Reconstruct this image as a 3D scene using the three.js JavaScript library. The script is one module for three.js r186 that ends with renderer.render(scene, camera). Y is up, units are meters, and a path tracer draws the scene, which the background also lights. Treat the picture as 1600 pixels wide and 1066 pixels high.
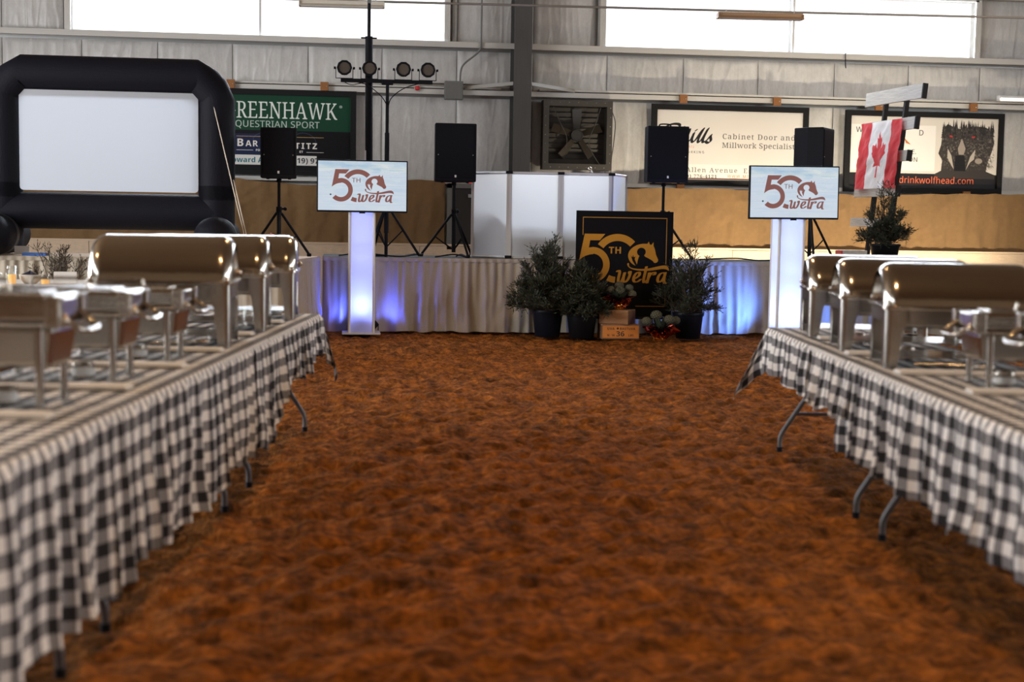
import * as THREE from 'three';
import { mergeGeometries, mergeVertices } from 'three/addons/utils/BufferGeometryUtils.js';
import { RoundedBoxGeometry } from 'three/addons/geometries/RoundedBoxGeometry.js';
import { RectAreaLightUniformsLib } from 'three/addons/lights/RectAreaLightUniformsLib.js';
import { createNoise2D, createNoise3D } from 'simplex-noise';

// ------------------------------------------------------------------ camera, light, exposure
const scene = new THREE.Scene();
const FPX = 2222;
const camera = new THREE.PerspectiveCamera(2 * Math.atan(533 / FPX) * 180 / Math.PI, 1600 / 1066, 0.1, 200);
camera.position.set(0, 1.4, 0);
const YAW = -0.122;
camera.rotation.set(-Math.atan(188 / FPX), YAW, 0.0165, 'YXZ');
camera.focus = 17.6;
camera.userData.fStop = 1.9;
scene.background = new THREE.Color(0.55, 0.62, 0.7);
const renderer = new THREE.WebGLRenderer();
renderer.toneMapping = THREE.LinearToneMapping;
renderer.toneMappingExposure = 1.0;
renderer.shadowMap.enabled = true;
RectAreaLightUniformsLib.init();

const DAY = new THREE.Color(0.93, 0.97, 1.0), SKY = new THREE.Color(0.82, 0.91, 1.04), WARM = new THREE.Color(1.0, 0.6, 0.28);
const BACK_WINDOW = 26, UNSEEN_SIDE_WINDOW = 11, UNSEEN_LEFT_DOOR = 17, UNSEEN_RIGHT_DOOR = 7;
function areaLight(name, x, y, z, w, h, turn, intensity, color = DAY, tip = 0) {
  const l = new THREE.RectAreaLight(color, intensity, w, h);
  l.name = name; l.position.set(x, y, z); l.rotation.set(tip, turn, 0, 'YXZ'); scene.add(l); return l;   // a RectAreaLight shines along its -z
}
// daylight panels: two in the end wall in view, unseen side wall strips to light the room
areaLight('window_light', -1.19, 4.56, -22.0, 5.5, 0.84, Math.PI, BACK_WINDOW, SKY);
areaLight('window_light', 7.06, 4.56, -22.0, 6.0, 0.84, Math.PI, BACK_WINDOW, SKY);
areaLight('window_light', -9.86, 4.6, -5, 20, 0.95, -Math.PI / 2, UNSEEN_SIDE_WINDOW);
areaLight('window_light', 15.86, 4.6, -5, 20, 0.95, Math.PI / 2, UNSEEN_SIDE_WINDOW);

// unseen glowing side doors, placed to light the end wall and table cloths
areaLight('unseen_door_light', -9.84, 2.1, -11.5, 5, 4.1, -Math.PI / 2, UNSEEN_LEFT_DOOR);
areaLight('unseen_door_light', 15.84, 2.1, -3.5, 5, 4.1, Math.PI / 2, UNSEEN_RIGHT_DOOR);

// ------------------------------------------------------------------ helpers
function mulberry(a) { return () => { a = (a + 0x6d2b79f5) | 0; let t = Math.imul(a ^ (a >>> 15), 1 | a); t = (t + Math.imul(t ^ (t >>> 7), 61 | t)) ^ t; return ((t ^ (t >>> 14)) >>> 0) / 4294967296; }; }
const rnd = mulberry(7), rr = (a, b) => a + (b - a) * rnd();
const n2 = createNoise2D(mulberry(11)), n3 = createNoise3D(mulberry(12));
const V = (x, y, z) => new THREE.Vector3(x, y, z);
const clamp = (x, a, b) => Math.min(b, Math.max(a, x)), lerp = (a, b, t) => a + (b - a) * t, smooth = (x, a, b) => { const t = clamp((x - a) / (b - a), 0, 1); return t * t * (3 - 2 * t); };
const taken = new Map();
function numbered(name) { const k = taken.get(name) ?? 0; taken.set(name, k + 1); return k ? name + '_' + String(k).padStart(3, '0') : name; }
function tag(o, label, category, group, kind) {
  if (label) o.userData.label = label;
  if (category) o.userData.category = category;
  if (group) o.userData.group = group;
  if (kind) o.userData.kind = kind;
  return o;
}
function thing(name, label, category, pos = [0, 0, 0], turn = 0, group) {
  const o = new THREE.Group(); o.name = numbered(name); o.position.set(...pos); o.rotation.y = turn; scene.add(o);
  return tag(o, label, category, group);
}
function struct(name, label, category) { const o = new THREE.Group(); o.name = name; scene.add(o); return tag(o, label, category, undefined, 'structure'); }
function join(list) {
  const out = list.flat(9).map((g) => {
    let q = g.index ? g.toNonIndexed() : g.clone();
    for (const k of Object.keys(q.attributes)) if (!['position', 'normal', 'uv'].includes(k)) q.deleteAttribute(k);
    if (!q.attributes.normal) q.computeVertexNormals();
    if (!q.attributes.uv) q.setAttribute('uv', new THREE.BufferAttribute(new Float32Array(q.attributes.position.count * 2), 2));
    q.morphAttributes = {}; return q;
  });
  return out.length === 1 ? out[0] : mergeGeometries(out);
}
function part(name, geo, mat, parent, label) {
  const m = new THREE.Mesh(Array.isArray(geo) ? join(geo) : geo, mat); m.name = name; parent.add(m);
  if (label) m.userData.label = label;
  return m;
}
function single(name, geo, mat, label, category, pos = [0, 0, 0], turn = 0, group) {
  const m = new THREE.Mesh(Array.isArray(geo) ? join(geo) : geo, mat); m.name = numbered(name); m.position.set(...pos); m.rotation.y = turn; scene.add(m);
  return tag(m, label, category, group);
}
function copyThing(src, label, pos, turn) { const c = src.clone(); c.name = numbered(src.name.replace(/_\d{3}$/, '')); c.position.set(...pos); c.rotation.y = turn; c.userData = { ...src.userData, label }; scene.add(c); return c; }
const box = (w, h, d, x = 0, y = 0, z = 0, rx = 0, ry = 0, rz = 0) => new THREE.BoxGeometry(w, h, d).applyMatrix4(new THREE.Matrix4().compose(V(x, y, z), new THREE.Quaternion().setFromEuler(new THREE.Euler(rx, ry, rz)), V(1, 1, 1)));
const rbox = (w, h, d, r, x = 0, y = 0, z = 0, seg = 2) => new RoundedBoxGeometry(w, h, d, seg, Math.min(r, w / 2.01, h / 2.01, d / 2.01)).translate(x, y, z);
const span = (x0, x1, y0, y1, z0, z1) => box(x1 - x0, y1 - y0, z1 - z0, (x0 + x1) / 2, (y0 + y1) / 2, (z0 + z1) / 2);
function bar(a, b, r, r2 = r, seg = 10) {
  const A = V(...a), B = V(...b), d = B.clone().sub(A), g = new THREE.CylinderGeometry(r2, r, d.length(), seg);
  return g.applyQuaternion(new THREE.Quaternion().setFromUnitVectors(V(0, 1, 0), d.clone().normalize())).translate((A.x + B.x) / 2, (A.y + B.y) / 2, (A.z + B.z) / 2);
}
function beam(a, b, w, d) {   // a square bar from a to b
  const A = V(...a), B = V(...b), q = B.clone().sub(A);
  return new THREE.BoxGeometry(w, q.length(), d).applyQuaternion(new THREE.Quaternion().setFromUnitVectors(V(0, 1, 0), q.clone().normalize())).translate((A.x + B.x) / 2, (A.y + B.y) / 2, (A.z + B.z) / 2);
}
const tube = (pts, r, n = 40, seg = 8, tension = 0.5) => new THREE.TubeGeometry(new THREE.CatmullRomCurve3(pts.map((p) => V(...p)), false, 'catmullrom', tension), n, r, seg);
function polyTube(pts, r, seg = 8) { const c = new THREE.CurvePath(); for (let i = 1; i < pts.length; i++) c.add(new THREE.LineCurve3(V(...pts[i - 1]), V(...pts[i]))); return new THREE.TubeGeometry(c, pts.length * 10, r, seg); }
const lathe = (pts, seg = 24) => new THREE.LatheGeometry(pts.map(([r, y]) => new THREE.Vector2(r, y)), seg);
const cyl = (r, h, x, y, z, seg = 18, r2 = r) => new THREE.CylinderGeometry(r2, r, h, seg).translate(x, y, z);
function grid(nu, nv, f, uvf) {   // a surface f(u, v) -> [x, y, z] with u, v in 0..1
  const pos = [], uv = [], idx = [];
  for (let j = 0; j <= nv; j++) for (let i = 0; i <= nu; i++) { pos.push(...f(i / nu, j / nv)); uv.push(...(uvf ? uvf(i / nu, j / nv) : [i / nu, j / nv])); }
  for (let j = 0; j < nv; j++) for (let i = 0; i < nu; i++) { const a = j * (nu + 1) + i, b = a + 1, c = a + nu + 1, d = c + 1; idx.push(a, b, d, a, d, c); }
  const g = new THREE.BufferGeometry();
  g.setAttribute('position', new THREE.Float32BufferAttribute(pos, 3)); g.setAttribute('uv', new THREE.Float32BufferAttribute(uv, 2)); g.setIndex(idx); g.computeVertexNormals();
  return g;
}
// the buffet rows run along the camera's heading: row coordinates -> world
const row = (x, y, z) => [Math.cos(YAW) * x + Math.sin(YAW) * z, y, -Math.sin(YAW) * x + Math.cos(YAW) * z];

// ------------------------------------------------------------------ textures
function dataTex(n, f, srgb = true) {   // f(x, y) in 0..1 tile -> [r, g, b] 0..255
  const d = new Uint8Array(n * n * 4);
  for (let y = 0; y < n; y++) for (let x = 0; x < n; x++) { const c = f(x / n, y / n), o = (y * n + x) * 4; d[o] = clamp(c[0], 0, 255); d[o + 1] = clamp(c[1], 0, 255); d[o + 2] = clamp(c[2], 0, 255); d[o + 3] = 255; }
  const t = new THREE.DataTexture(d, n, n); t.wrapS = t.wrapT = THREE.RepeatWrapping; t.magFilter = THREE.LinearFilter; t.minFilter = THREE.LinearMipmapLinearFilter; t.needsUpdate = true;
  if (srgb) t.colorSpace = THREE.SRGBColorSpace;
  return t;
}
const tileNoise = (x, y, s, k = 0) => { const a = x * Math.PI * 2, b = y * Math.PI * 2, r = s / (Math.PI * 2); return 0.5 * (n3(Math.cos(a) * r + k, Math.sin(a) * r + b * 0, Math.cos(b) * r + Math.sin(b) * r * 1.7 + k * 3) + n3(Math.cos(a) * r * 0.9 + 9 + k, Math.sin(a) * r + 5, Math.sin(b) * r - Math.cos(b) * r * 0.6 + k)); };
function rep(t, u, v = u) { const c = t.clone(); c.repeat.set(u, v); c.needsUpdate = true; return c; }
function canvasTex(w, h, draw) {
  const c = document.createElement('canvas'); c.width = w; c.height = h; const x = c.getContext('2d'); draw(x, w, h);
  const t = new THREE.CanvasTexture(c); t.colorSpace = THREE.SRGBColorSpace; t.anisotropy = 8; return t;
}
const grain = dataTex(256, (x, y) => { const v = 236 + 10 * tileNoise(x, y, 9) + 9 * tileNoise(x, y, 40, 3); return [v, v, v]; });
const grainBump = dataTex(256, (x, y) => { const v = 128 + 60 * tileNoise(x, y, 14) + 50 * tileNoise(x, y, 50, 5); return [v, v, v]; }, false);
const wood = dataTex(256, (x, y) => { const v = 205 + 30 * n2(x * 3 + 1, y * 46) + 18 * n2(x * 9, y * 120); return [v, v * 0.985, v * 0.96]; });
const dirt = dataTex(1024, (x, y) => {
  const a = tileNoise(x, y, 18), b = tileNoise(x, y, 55, 3), c = tileNoise(x, y, 140, 7);
  const v = 1 + 0.36 * a + 0.32 * b + 0.16 * c;
  return [112 * v, 68 * v, 29 * v];
});
const dirtBump = dataTex(1024, (x, y) => { const v = 128 + 45 * tileNoise(x, y, 45, 1) + 45 * tileNoise(x, y, 110, 4) + 40 * tileNoise(x, y, 220, 8); return [v, v, v]; }, false);
const burlapTex = dataTex(512, (x, y) => { const w = 0.5 + 0.5 * Math.sin(x * 512 * 0.785), q = 0.5 + 0.5 * Math.sin(y * 512 * 0.785), v = 216 + 14 * w * q + 8 * tileNoise(x, y, 7) + 9 * tileNoise(x, y, 90, 2); return [v, v * 0.80, v * 0.55]; });
const ginghamTex = dataTex(256, (x, y) => {
  const a = x % 1 < 0.5, b = y % 1 < 0.5, t = (Math.floor(x * 256) + Math.floor(y * 256)) % 4 < 2, j = 6 * n2(x * 90, y * 90);
  if (a && b) return [26 + j, 26 + j, 31 + j];
  if (a || b) { const v = (t ? 150 : 108) + j; return [v, v, v + 3]; }
  return [232 + j, 231 + j, 229 + j];
});

// ------------------------------------------------------------------ materials
const matt = (o) => new THREE.MeshPhysicalMaterial({ specularIntensity: 0.25, ...o });
const std = (o) => new THREE.MeshStandardMaterial(o), lin = (r, g, b) => new THREE.Color().setRGB(r, g, b);
const M = {
  black: matt({ color: lin(0.007, 0.007, 0.009), roughness: 0.62 }),
  blackCloth: matt({ color: lin(0.005, 0.005, 0.009), roughness: 0.65, specularIntensity: 0.3, bumpMap: rep(grainBump, 3), bumpScale: 0.004 }),
  grille: matt({ color: lin(0.006, 0.006, 0.008), roughness: 0.8, bumpMap: rep(grainBump, 4), bumpScale: 0.002 }),
  blackFrame: matt({ color: lin(0.022, 0.023, 0.026), roughness: 0.7, map: rep(wood, 1, 1) }),
  steel: std({ color: lin(0.50, 0.46, 0.41), roughness: 0.16, metalness: 1, bumpMap: rep(grainBump, 1), bumpScale: 0.0006 }),
  brushed: std({ color: lin(0.44, 0.42, 0.39), roughness: 0.24, metalness: 1 }),
  legMetal: std({ color: lin(0.13, 0.13, 0.133), roughness: 0.42, metalness: 0.7 }),
  vinyl: std({ color: lin(0.65, 0.635, 0.615), roughness: 0.4, map: grain }),
  vinylB: std({ color: lin(0.61, 0.595, 0.575), roughness: 0.42, map: grain }),
  girt: std({ color: lin(0.66, 0.64, 0.60), roughness: 0.5, map: grain }),
  girtDark: std({ color: lin(0.10, 0.085, 0.075), roughness: 0.7 }),
  column: std({ color: lin(0.085, 0.083, 0.08), roughness: 0.55, map: grain }),
  greyBox: std({ color: lin(0.17, 0.17, 0.16), roughness: 0.6, map: grain }),
  galv: std({ color: lin(0.5, 0.5, 0.49), roughness: 0.4, metalness: 0.6, map: grain }),
  dirt: matt({ map: rep(dirt, 1), roughness: 1, specularIntensity: 0.1, bumpMap: rep(dirtBump, 1), bumpScale: 0.02 }),
  burlap: std({ color: lin(0.275, 0.262, 0.25), map: burlapTex, roughness: 0.95, bumpMap: rep(grainBump, 2), bumpScale: 0.004 }),
  kick: std({ color: lin(0.80, 0.61, 0.43), roughness: 0.75, map: rep(grain, 2) }),
  skirt: std({ color: lin(0.41, 0.35, 0.27), roughness: 0.9, map: rep(grain, 6) }),
  gingham: std({ map: ginghamTex, roughness: 0.92 }),
  white: std({ color: lin(0.76, 0.75, 0.73), roughness: 0.6, map: grain }),
  linen: std({ color: lin(0.78, 0.76, 0.73), roughness: 0.9, map: rep(grain, 4) }),
  orangeWood: std({ color: lin(0.46, 0.19, 0.055), roughness: 0.7, map: rep(wood, 1) }),
  deck: std({ color: lin(0.03, 0.028, 0.027), roughness: 0.85, map: grain }),
  conduit: std({ color: lin(0.2, 0.175, 0.145), roughness: 0.6 }),
  lampBrown: std({ color: lin(0.32, 0.19, 0.1), roughness: 0.6 }),
  fanDark: std({ color: lin(0.022, 0.02, 0.018), roughness: 0.7 }),
  fanSlat: std({ color: lin(0.04, 0.033, 0.026), roughness: 0.6, map: grain }),
  fanBlade: std({ color: lin(0.05, 0.04, 0.028), roughness: 0.5, map: grain }),
  fanFrame: std({ color: lin(0.065, 0.058, 0.047), roughness: 0.55, map: grain }),
  alu: std({ color: lin(0.6, 0.6, 0.6), roughness: 0.4, metalness: 0.25 }),
  scrim: new THREE.MeshPhysicalMaterial({ color: lin(0.86, 0.87, 0.88), roughness: 1, transmission: 0.68, thickness: 0, side: THREE.DoubleSide }),
  screenCloth: new THREE.MeshPhysicalMaterial({ color: lin(0.60, 0.63, 0.68), roughness: 1, transmission: 0.5, thickness: 0, side: THREE.DoubleSide }),
  cover: new THREE.MeshPhysicalMaterial({ color: lin(0.82, 0.83, 0.9), roughness: 1, transmission: 0.72, thickness: 0, side: THREE.DoubleSide }),
  glass: new THREE.MeshPhysicalMaterial({ color: lin(0.96, 0.97, 0.97), roughness: 0.03, transmission: 1, thickness: 0 }),
  paneGlow: std({ color: lin(0.8, 0.82, 0.84), emissive: lin(0.88, 0.93, 1), emissiveIntensity: 1.0, roughness: 0.6 }),
  potBlack: matt({ color: lin(0.005, 0.005, 0.006), roughness: 0.45 }),
  potBlue: matt({ color: lin(0.005, 0.006, 0.010), roughness: 0.4 }),
  bark: std({ color: lin(0.07, 0.045, 0.028), roughness: 0.9 }),
  leaf: std({ color: lin(1, 1, 1), vertexColors: true, roughness: 0.75, side: THREE.DoubleSide }),
  soil: std({ color: lin(0.03, 0.02, 0.014), roughness: 1, bumpMap: rep(grainBump, 2), bumpScale: 0.01 }),
  foil: std({ color: lin(0.85, 0.5, 0.14), roughness: 0.16, metalness: 1, side: THREE.DoubleSide }),
  foilRed: std({ color: lin(0.26, 0.035, 0.02), roughness: 0.2, metalness: 1, side: THREE.DoubleSide }),
  crate: std({ color: lin(0.40, 0.20, 0.085), roughness: 0.75, map: rep(wood, 1) }),
  crateDark: std({ color: lin(0.22, 0.10, 0.045), roughness: 0.8, map: rep(wood, 1) }),
  rope: std({ color: lin(0.62, 0.55, 0.45), roughness: 0.8 }),
  greyWood: std({ color: lin(0.66, 0.63, 0.59), roughness: 0.8, map: rep(wood, 1) }),
  darkWood: matt({ color: lin(0.02, 0.019, 0.02), roughness: 0.7, map: rep(wood, 1) }),
  cream: std({ color: lin(0.7, 0.64, 0.55), roughness: 0.6, map: grain }),
  red: std({ color: lin(0.5, 0.02, 0.03), roughness: 0.4 }),
  blue: std({ color: lin(0.03, 0.14, 0.5), roughness: 0.5 }),
  navy: std({ color: lin(0.015, 0.017, 0.04), roughness: 0.8 }),
};

// ------------------------------------------------------------------ the room
const XL = -10, XR = 16, ZB = -22.1, ZF = 9, TOP = 6.6;
{ // dirt floor, raked and trodden
  const x0 = XL, x1 = XR, z0 = ZB, z1 = ZF;
  const f = struct('floor', 'brown raked dirt footing of the riding arena', 'floor');
  const hgt = (x, z) => { let h = 0.012 * n2(x * 1.3, z * 1.3) + 0.020 * n2(x * 3.4 + 3, z * 3.4) + 0.015 * n2(x * 7 + 1, z * 7 + 4) + 0.008 * n2(x * 16, z * 16); return h - 0.036; };
  const seg = (a, b, step) => Math.round((b - a) / step);
  // fine in view, coarse beyond
  const fine = [-5.5, 9.5, -18.2, -2.5];
  part('raked_dirt', grid(seg(fine[0], fine[1], 0.036), seg(fine[2], fine[3], 0.036), (u, v) => { const x = lerp(fine[0], fine[1], u), z = lerp(fine[3], fine[2], v); return [x, hgt(x, z), z]; }, (u, v) => [lerp(fine[0], fine[1], u) / 3, lerp(fine[3], fine[2], v) / 3]), M.dirt, f);
  const rest = [[x0, fine[0], z0, z1], [fine[1], x1, z0, z1], [fine[0], fine[1], z0, fine[2]], [fine[0], fine[1], fine[3], z1]];
  part('raked_dirt', rest.map(([a, b, c, d]) => grid(seg(a, b, 0.3), seg(c, d, 0.3), (u, v) => { const x = lerp(a, b, u), z = lerp(d, c, v); return [x, hgt(x, z), z]; }, (u, v) => [lerp(a, b, u) / 3, lerp(d, c, v) / 3])), M.dirt, f);
  part('ground_slab', span(x0 - 0.3, x1 + 0.3, -0.4, -0.09, z0 - 0.3, z1 + 0.3), M.soil, f);
}
const WINDOWS = [[-4.0, 1.62], [4.03, 10.1]], WY0 = 4.11, WY1 = 5.02;
{ // end wall: cladding, insulation blankets between girts
  const w = struct('wall_back', 'steel end wall lined with wrinkled white insulation blankets', 'wall');
  const zc0 = ZB - 0.35, zc1 = ZB - 0.12;
  part('cladding', [span(XL - 0.3, XR + 0.3, -0.3, WY0, zc0, zc1), span(XL - 0.3, XR + 0.3, WY1, TOP + 0.3, zc0, zc1), span(XL - 0.3, WINDOWS[0][0], WY0, WY1, zc0, zc1), span(WINDOWS[0][1], WINDOWS[1][0], WY0, WY1, zc0, zc1), span(WINDOWS[1][1], XR + 0.3, WY0, WY1, zc0, zc1)], M.galv, w);
  const seams = [-10, -8.6, -7.4, -6.15, -4.98, -3.83, -2.72, -1.61, -0.48, 0.64, 1.79, 2.97, 4.14, 5.36, 6.57, 7.82, 9.05, 10.25, 11.45, 12.7, 13.9, 15, 16];
  const blanket = (a, b, y0, y1, seed) => grid(64, 16, (u, v) => {
    const x = lerp(a, b, u), y = lerp(y0, y1, v), e = Math.sin(Math.PI * u), ev = Math.sin(Math.PI * v);
    let z = 0.05 * Math.pow(e, 0.35) * Math.pow(ev, 0.3);
    const slant = x + 0.13 * (y - y0) * n2(seed, 3);                                  // folds hang a little askew
    z += 0.010 * n2(slant * 4 + seed * 7, y * 0.6) * e + 0.013 * Math.pow(Math.max(0, 1 - Math.abs(n2(slant * 4.5 + seed * 3, y * 0.7))), 7) * e + 0.004 * Math.pow(Math.max(0, 1 - Math.abs(n2((slant + 0.25 * y) * 6 + seed, y * 0.9))), 9) * e;
    z += 0.012 * Math.exp(-Math.pow((u - 0.06) / 0.04, 2)) + 0.010 * Math.exp(-Math.pow((u - 0.93 + 0.05 * n2(y * 2, seed)) / 0.03, 2));
    return [x, y, ZB - 0.06 + z];
  }, (u, v) => [lerp(a, b, u) * 0.8, lerp(y0, y1, v) * 0.35]);
  for (let i = 0; i + 1 < seams.length; i++) {
    const a = seams[i] + 0.004, b = seams[i + 1] - 0.004, m = i % 3 ? M.vinyl : M.vinylB;
    part('insulation_blanket', blanket(a, b, 0.0, 1.915, i), m, w);
    part('insulation_blanket', blanket(a, b, 1.99, 3.275, i + 40), m, w);
    part('insulation_blanket', blanket(a, b, 3.375, 3.99, i + 80), m, w);
    part('insulation_blanket', blanket(a, b, WY1 + 0.05, TOP, i + 120), m, w);
    for (const [p, q] of [[XL, WINDOWS[0][0] - 0.09], [WINDOWS[0][1] + 0.09, WINDOWS[1][0] - 0.09], [WINDOWS[1][1] + 0.09, XR]]) {
      const c = Math.max(a, p), d = Math.min(b, q);
      if (d - c > 0.05) part('insulation_blanket', blanket(c, d, WY0 - 0.02, WY1 + 0.06, i + 160), m, w);
    }
  }
  for (const [name, y, h, d] of [['sill_girt', 4.065, 0.085, 0.17], ['mid_girt', 3.345, 0.075, 0.17], ['base_rail', 1.98, 0.06, 0.15], ['head_girt', WY1 + 0.05, 0.07, 0.17]]) {
    part(name, [span(XL, XR, y - h / 2, y + h / 2, ZB + d - 0.006, ZB + d), span(XL, XR, y + h / 2 - 0.006, y + h / 2, ZB - 0.12, ZB + d - 0.006), span(XL, XR, y - h / 2, y - h / 2 + 0.006, ZB + d - 0.05, ZB + d - 0.006)], M.girt, w);   // a rolled channel, open behind
  }
  part('cable_tray', [span(XL, 2.45, 3.40, 3.425, ZB, ZB + 0.16), span(3.05, XR, 3.40, 3.43, ZB, ZB + 0.16)], M.girt, w);
}
WINDOWS.forEach(([a, b], i) => {
  const o = struct('window_' + (i + 1), ['wide translucent daylight panel above the green sign and lamps', 'wide translucent daylight panel above the white signs'][i], 'window'), z = ZB - 0.02, mid = (a + b) / 2;
  const c = 0.045;
  for (const [p, q] of [[a, mid], [mid, b]]) part('pane', span(p + 0.02, q - 0.02, WY0, WY1, z - 0.05, z - 0.03), M.paneGlow, o);
  part('mullion', span(mid - 0.02, mid + 0.02, WY0, WY1, z - 0.05, z + 0.15), M.white, o);
  for (const x of [a, b]) part('jamb', span(x - c, x + c, WY0 - 0.02, WY1, z - 0.12, z + 0.16), M.girt, o);
  part('head', span(a, b, WY1 - 0.03, WY1 + 0.03, z - 0.12, z + 0.16), M.girt, o);
});
// side walls, rear wall and roof, out of view but closing the room
for (const [side, x, s] of [['left', XL, 1], ['right', XR, -1]]) {
  const w = struct('wall_' + side, 'white lined steel ' + side + ' side wall of the arena', 'wall');
  const xo = x - s * 0.3, lo = Math.min(x, xo), hi = Math.max(x, xo), wz0 = -15, wz1 = 5, wy0 = 4.1, wy1 = 5.1;
  part('cladding', [span(lo, hi, -0.3, wy0, ZB - 0.3, ZF + 0.3), span(lo, hi, wy1, TOP + 0.3, ZB - 0.3, ZF + 0.3), span(lo, hi, wy0, wy1, ZB - 0.3, wz0), span(lo, hi, wy0, wy1, wz1, ZF + 0.3)], M.vinylB, w);
  const o = struct('window_' + (side === 'left' ? 3 : 4), 'unseen long translucent daylight strip in the ' + side + ' wall', 'window');  // unseen window, placed to light the walls and cloths
  for (let k = 0; k < 5; k++) part('pane', span(x + s * 0.05 - 0.01, x + s * 0.05 + 0.01, wy0, wy1, lerp(wz0, wz1, k / 5) + 0.02, lerp(wz0, wz1, (k + 1) / 5) - 0.02), M.paneGlow, o);
  const dz0 = side === 'left' ? -14 : -6, dz1 = dz0 + 5, d = struct(side === 'left' ? 'door_2' : 'door_3', 'unseen translucent sectional overhead door in the ' + side + ' wall', 'door');  // unseen glowing door, placed to light the end wall and cloths
  for (let k = 0; k < 6; k++) part('unseen_door_panel', span(x + s * 0.06 - 0.015, x + s * 0.06 + 0.015, 0.02 + k * 0.69, 0.7 + k * 0.69, dz0, dz1), M.paneGlow, d);
  part('door_frame', [span(x + s * 0.1 - 0.05, x + s * 0.1 + 0.05, 0, 4.2, dz0 - 0.1, dz0), span(x + s * 0.1 - 0.05, x + s * 0.1 + 0.05, 0, 4.2, dz1, dz1 + 0.1)], M.galv, d);
  for (const [a, b] of [[ZB + 0.5, dz0 - 0.15], [dz1 + 0.15, ZF]]) part('kick_board', span(x + s * 0.2 - 0.04, x + s * 0.2 + 0.04, -0.1, 1.2, a, b), M.kick, w);
}
{
  const w = struct('wall_front', 'unseen wall behind the camera, toned brown for the dish reflections', 'wall');
  part('cladding', span(XL - 0.3, XR + 0.3, -0.3, TOP + 0.3, ZF, ZF + 0.3), std({ color: lin(0.30, 0.20, 0.11), roughness: 0.8 }), w);  // unseen wall, its brown chosen for the reflections in the dishes
  const c = struct('ceiling', 'unseen boarded arena roof, toned brown for the lid reflections', 'ceiling');
  part('unseen_roof_lining', span(XL - 0.3, XR + 0.3, TOP, TOP + 0.3, ZB - 0.3, ZF + 0.3), std({ color: lin(0.27, 0.175, 0.088), roughness: 0.8, map: rep(wood, 8) }), c);  // unseen roof, its brown chosen for golden reflections in the lids
}
{ // steel column between the windows, with its flange braces
  const c = struct('trim_1', 'dark grey steel column between the two daylight panels', 'column');
  const z = ZB + 0.5, x = 2.745, w = 0.27;
  part('flange', span(x - w / 2, x + w / 2, 0, TOP, z, z + 0.015), M.column, c);
  part('web', span(x - 0.01, x + 0.01, 0, TOP, ZB, z), M.column, c);
  part('flange', span(x - w / 2, x + w / 2, 0, TOP, ZB + 0.02, ZB + 0.04), M.column, c);
  for (const s of [-1, 1]) part('brace', beam([x + s * 0.14, 3.47, z - 0.02], [x + s * 0.85, 3.41, ZB + 0.18], 0.06, 0.012), M.galv, c);
}
{ // kick boards along the end wall
  const b = struct('baseboard_back', 'cream painted kick boards along the end wall behind the stage', 'baseboard');
  const z = ZB + 0.42;
  for (let i = 0; i < 11; i++) { const a = XL + i * 2.44 - 0.98, c = a + 2.432; part('plank', span(Math.max(a, XL), Math.min(c, XR), 0, 0.995 + 0.006 * rr(-1, 1), z, z + 0.04), M.kick, b); }
  part('cap', span(XL, XR, 1.0, 1.03, ZB, z + 0.05), M.kick, b);
}
// burlap hung over the wall above the kick boards
function burlap(x0, x1, label, top, seed, mat) {
  const n = Math.round((x1 - x0) / 0.05);
  single('burlap_drape', grid(n, 30, (u, v) => {
    const x = lerp(x0, x1, u), yt = top(x), y = lerp(1.0, yt, v);
    const d = 0.035 * n2(x * 1.3 + seed, y * 0.8) + 0.034 * n2(x * 3.4 + seed, y * 0.35) * (1 - 0.4 * v) + 0.03 * Math.pow(Math.max(0, 1 - Math.abs(n2(x * 1.9 + seed * 2, y * 0.5))), 8) + 0.02 * Math.pow(Math.abs(n2(x * 2.2 - y * 2.6 + seed, y * 1.5)), 2) + 0.012 * n2(x * 9, y * 2 + seed);
    return [x, y, ZB + 0.34 + d];
  }, (u, v) => [lerp(x0, x1, u) * 1.3, v * 1.3]), mat, label, 'drape');
}
burlap(-9.8, 1.6, 'brown burlap cloth hung on the wall below the green sign', (x) => 1.99 - 0.10 * Math.exp(-Math.pow((x + 0.55) / 0.8, 2)) + 0.012 * n2(x * 2, 5), 3, M.burlap);
burlap(3.85, 14.5, 'golden burlap cloth hung on the wall below the white signs', (x) => 1.95 - 0.09 * (0.5 - 0.5 * Math.cos(x * 1.25 - 0.6)) * 0.6 + 0.012 * n2(x * 2, 9), 17, M.burlap);

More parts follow.
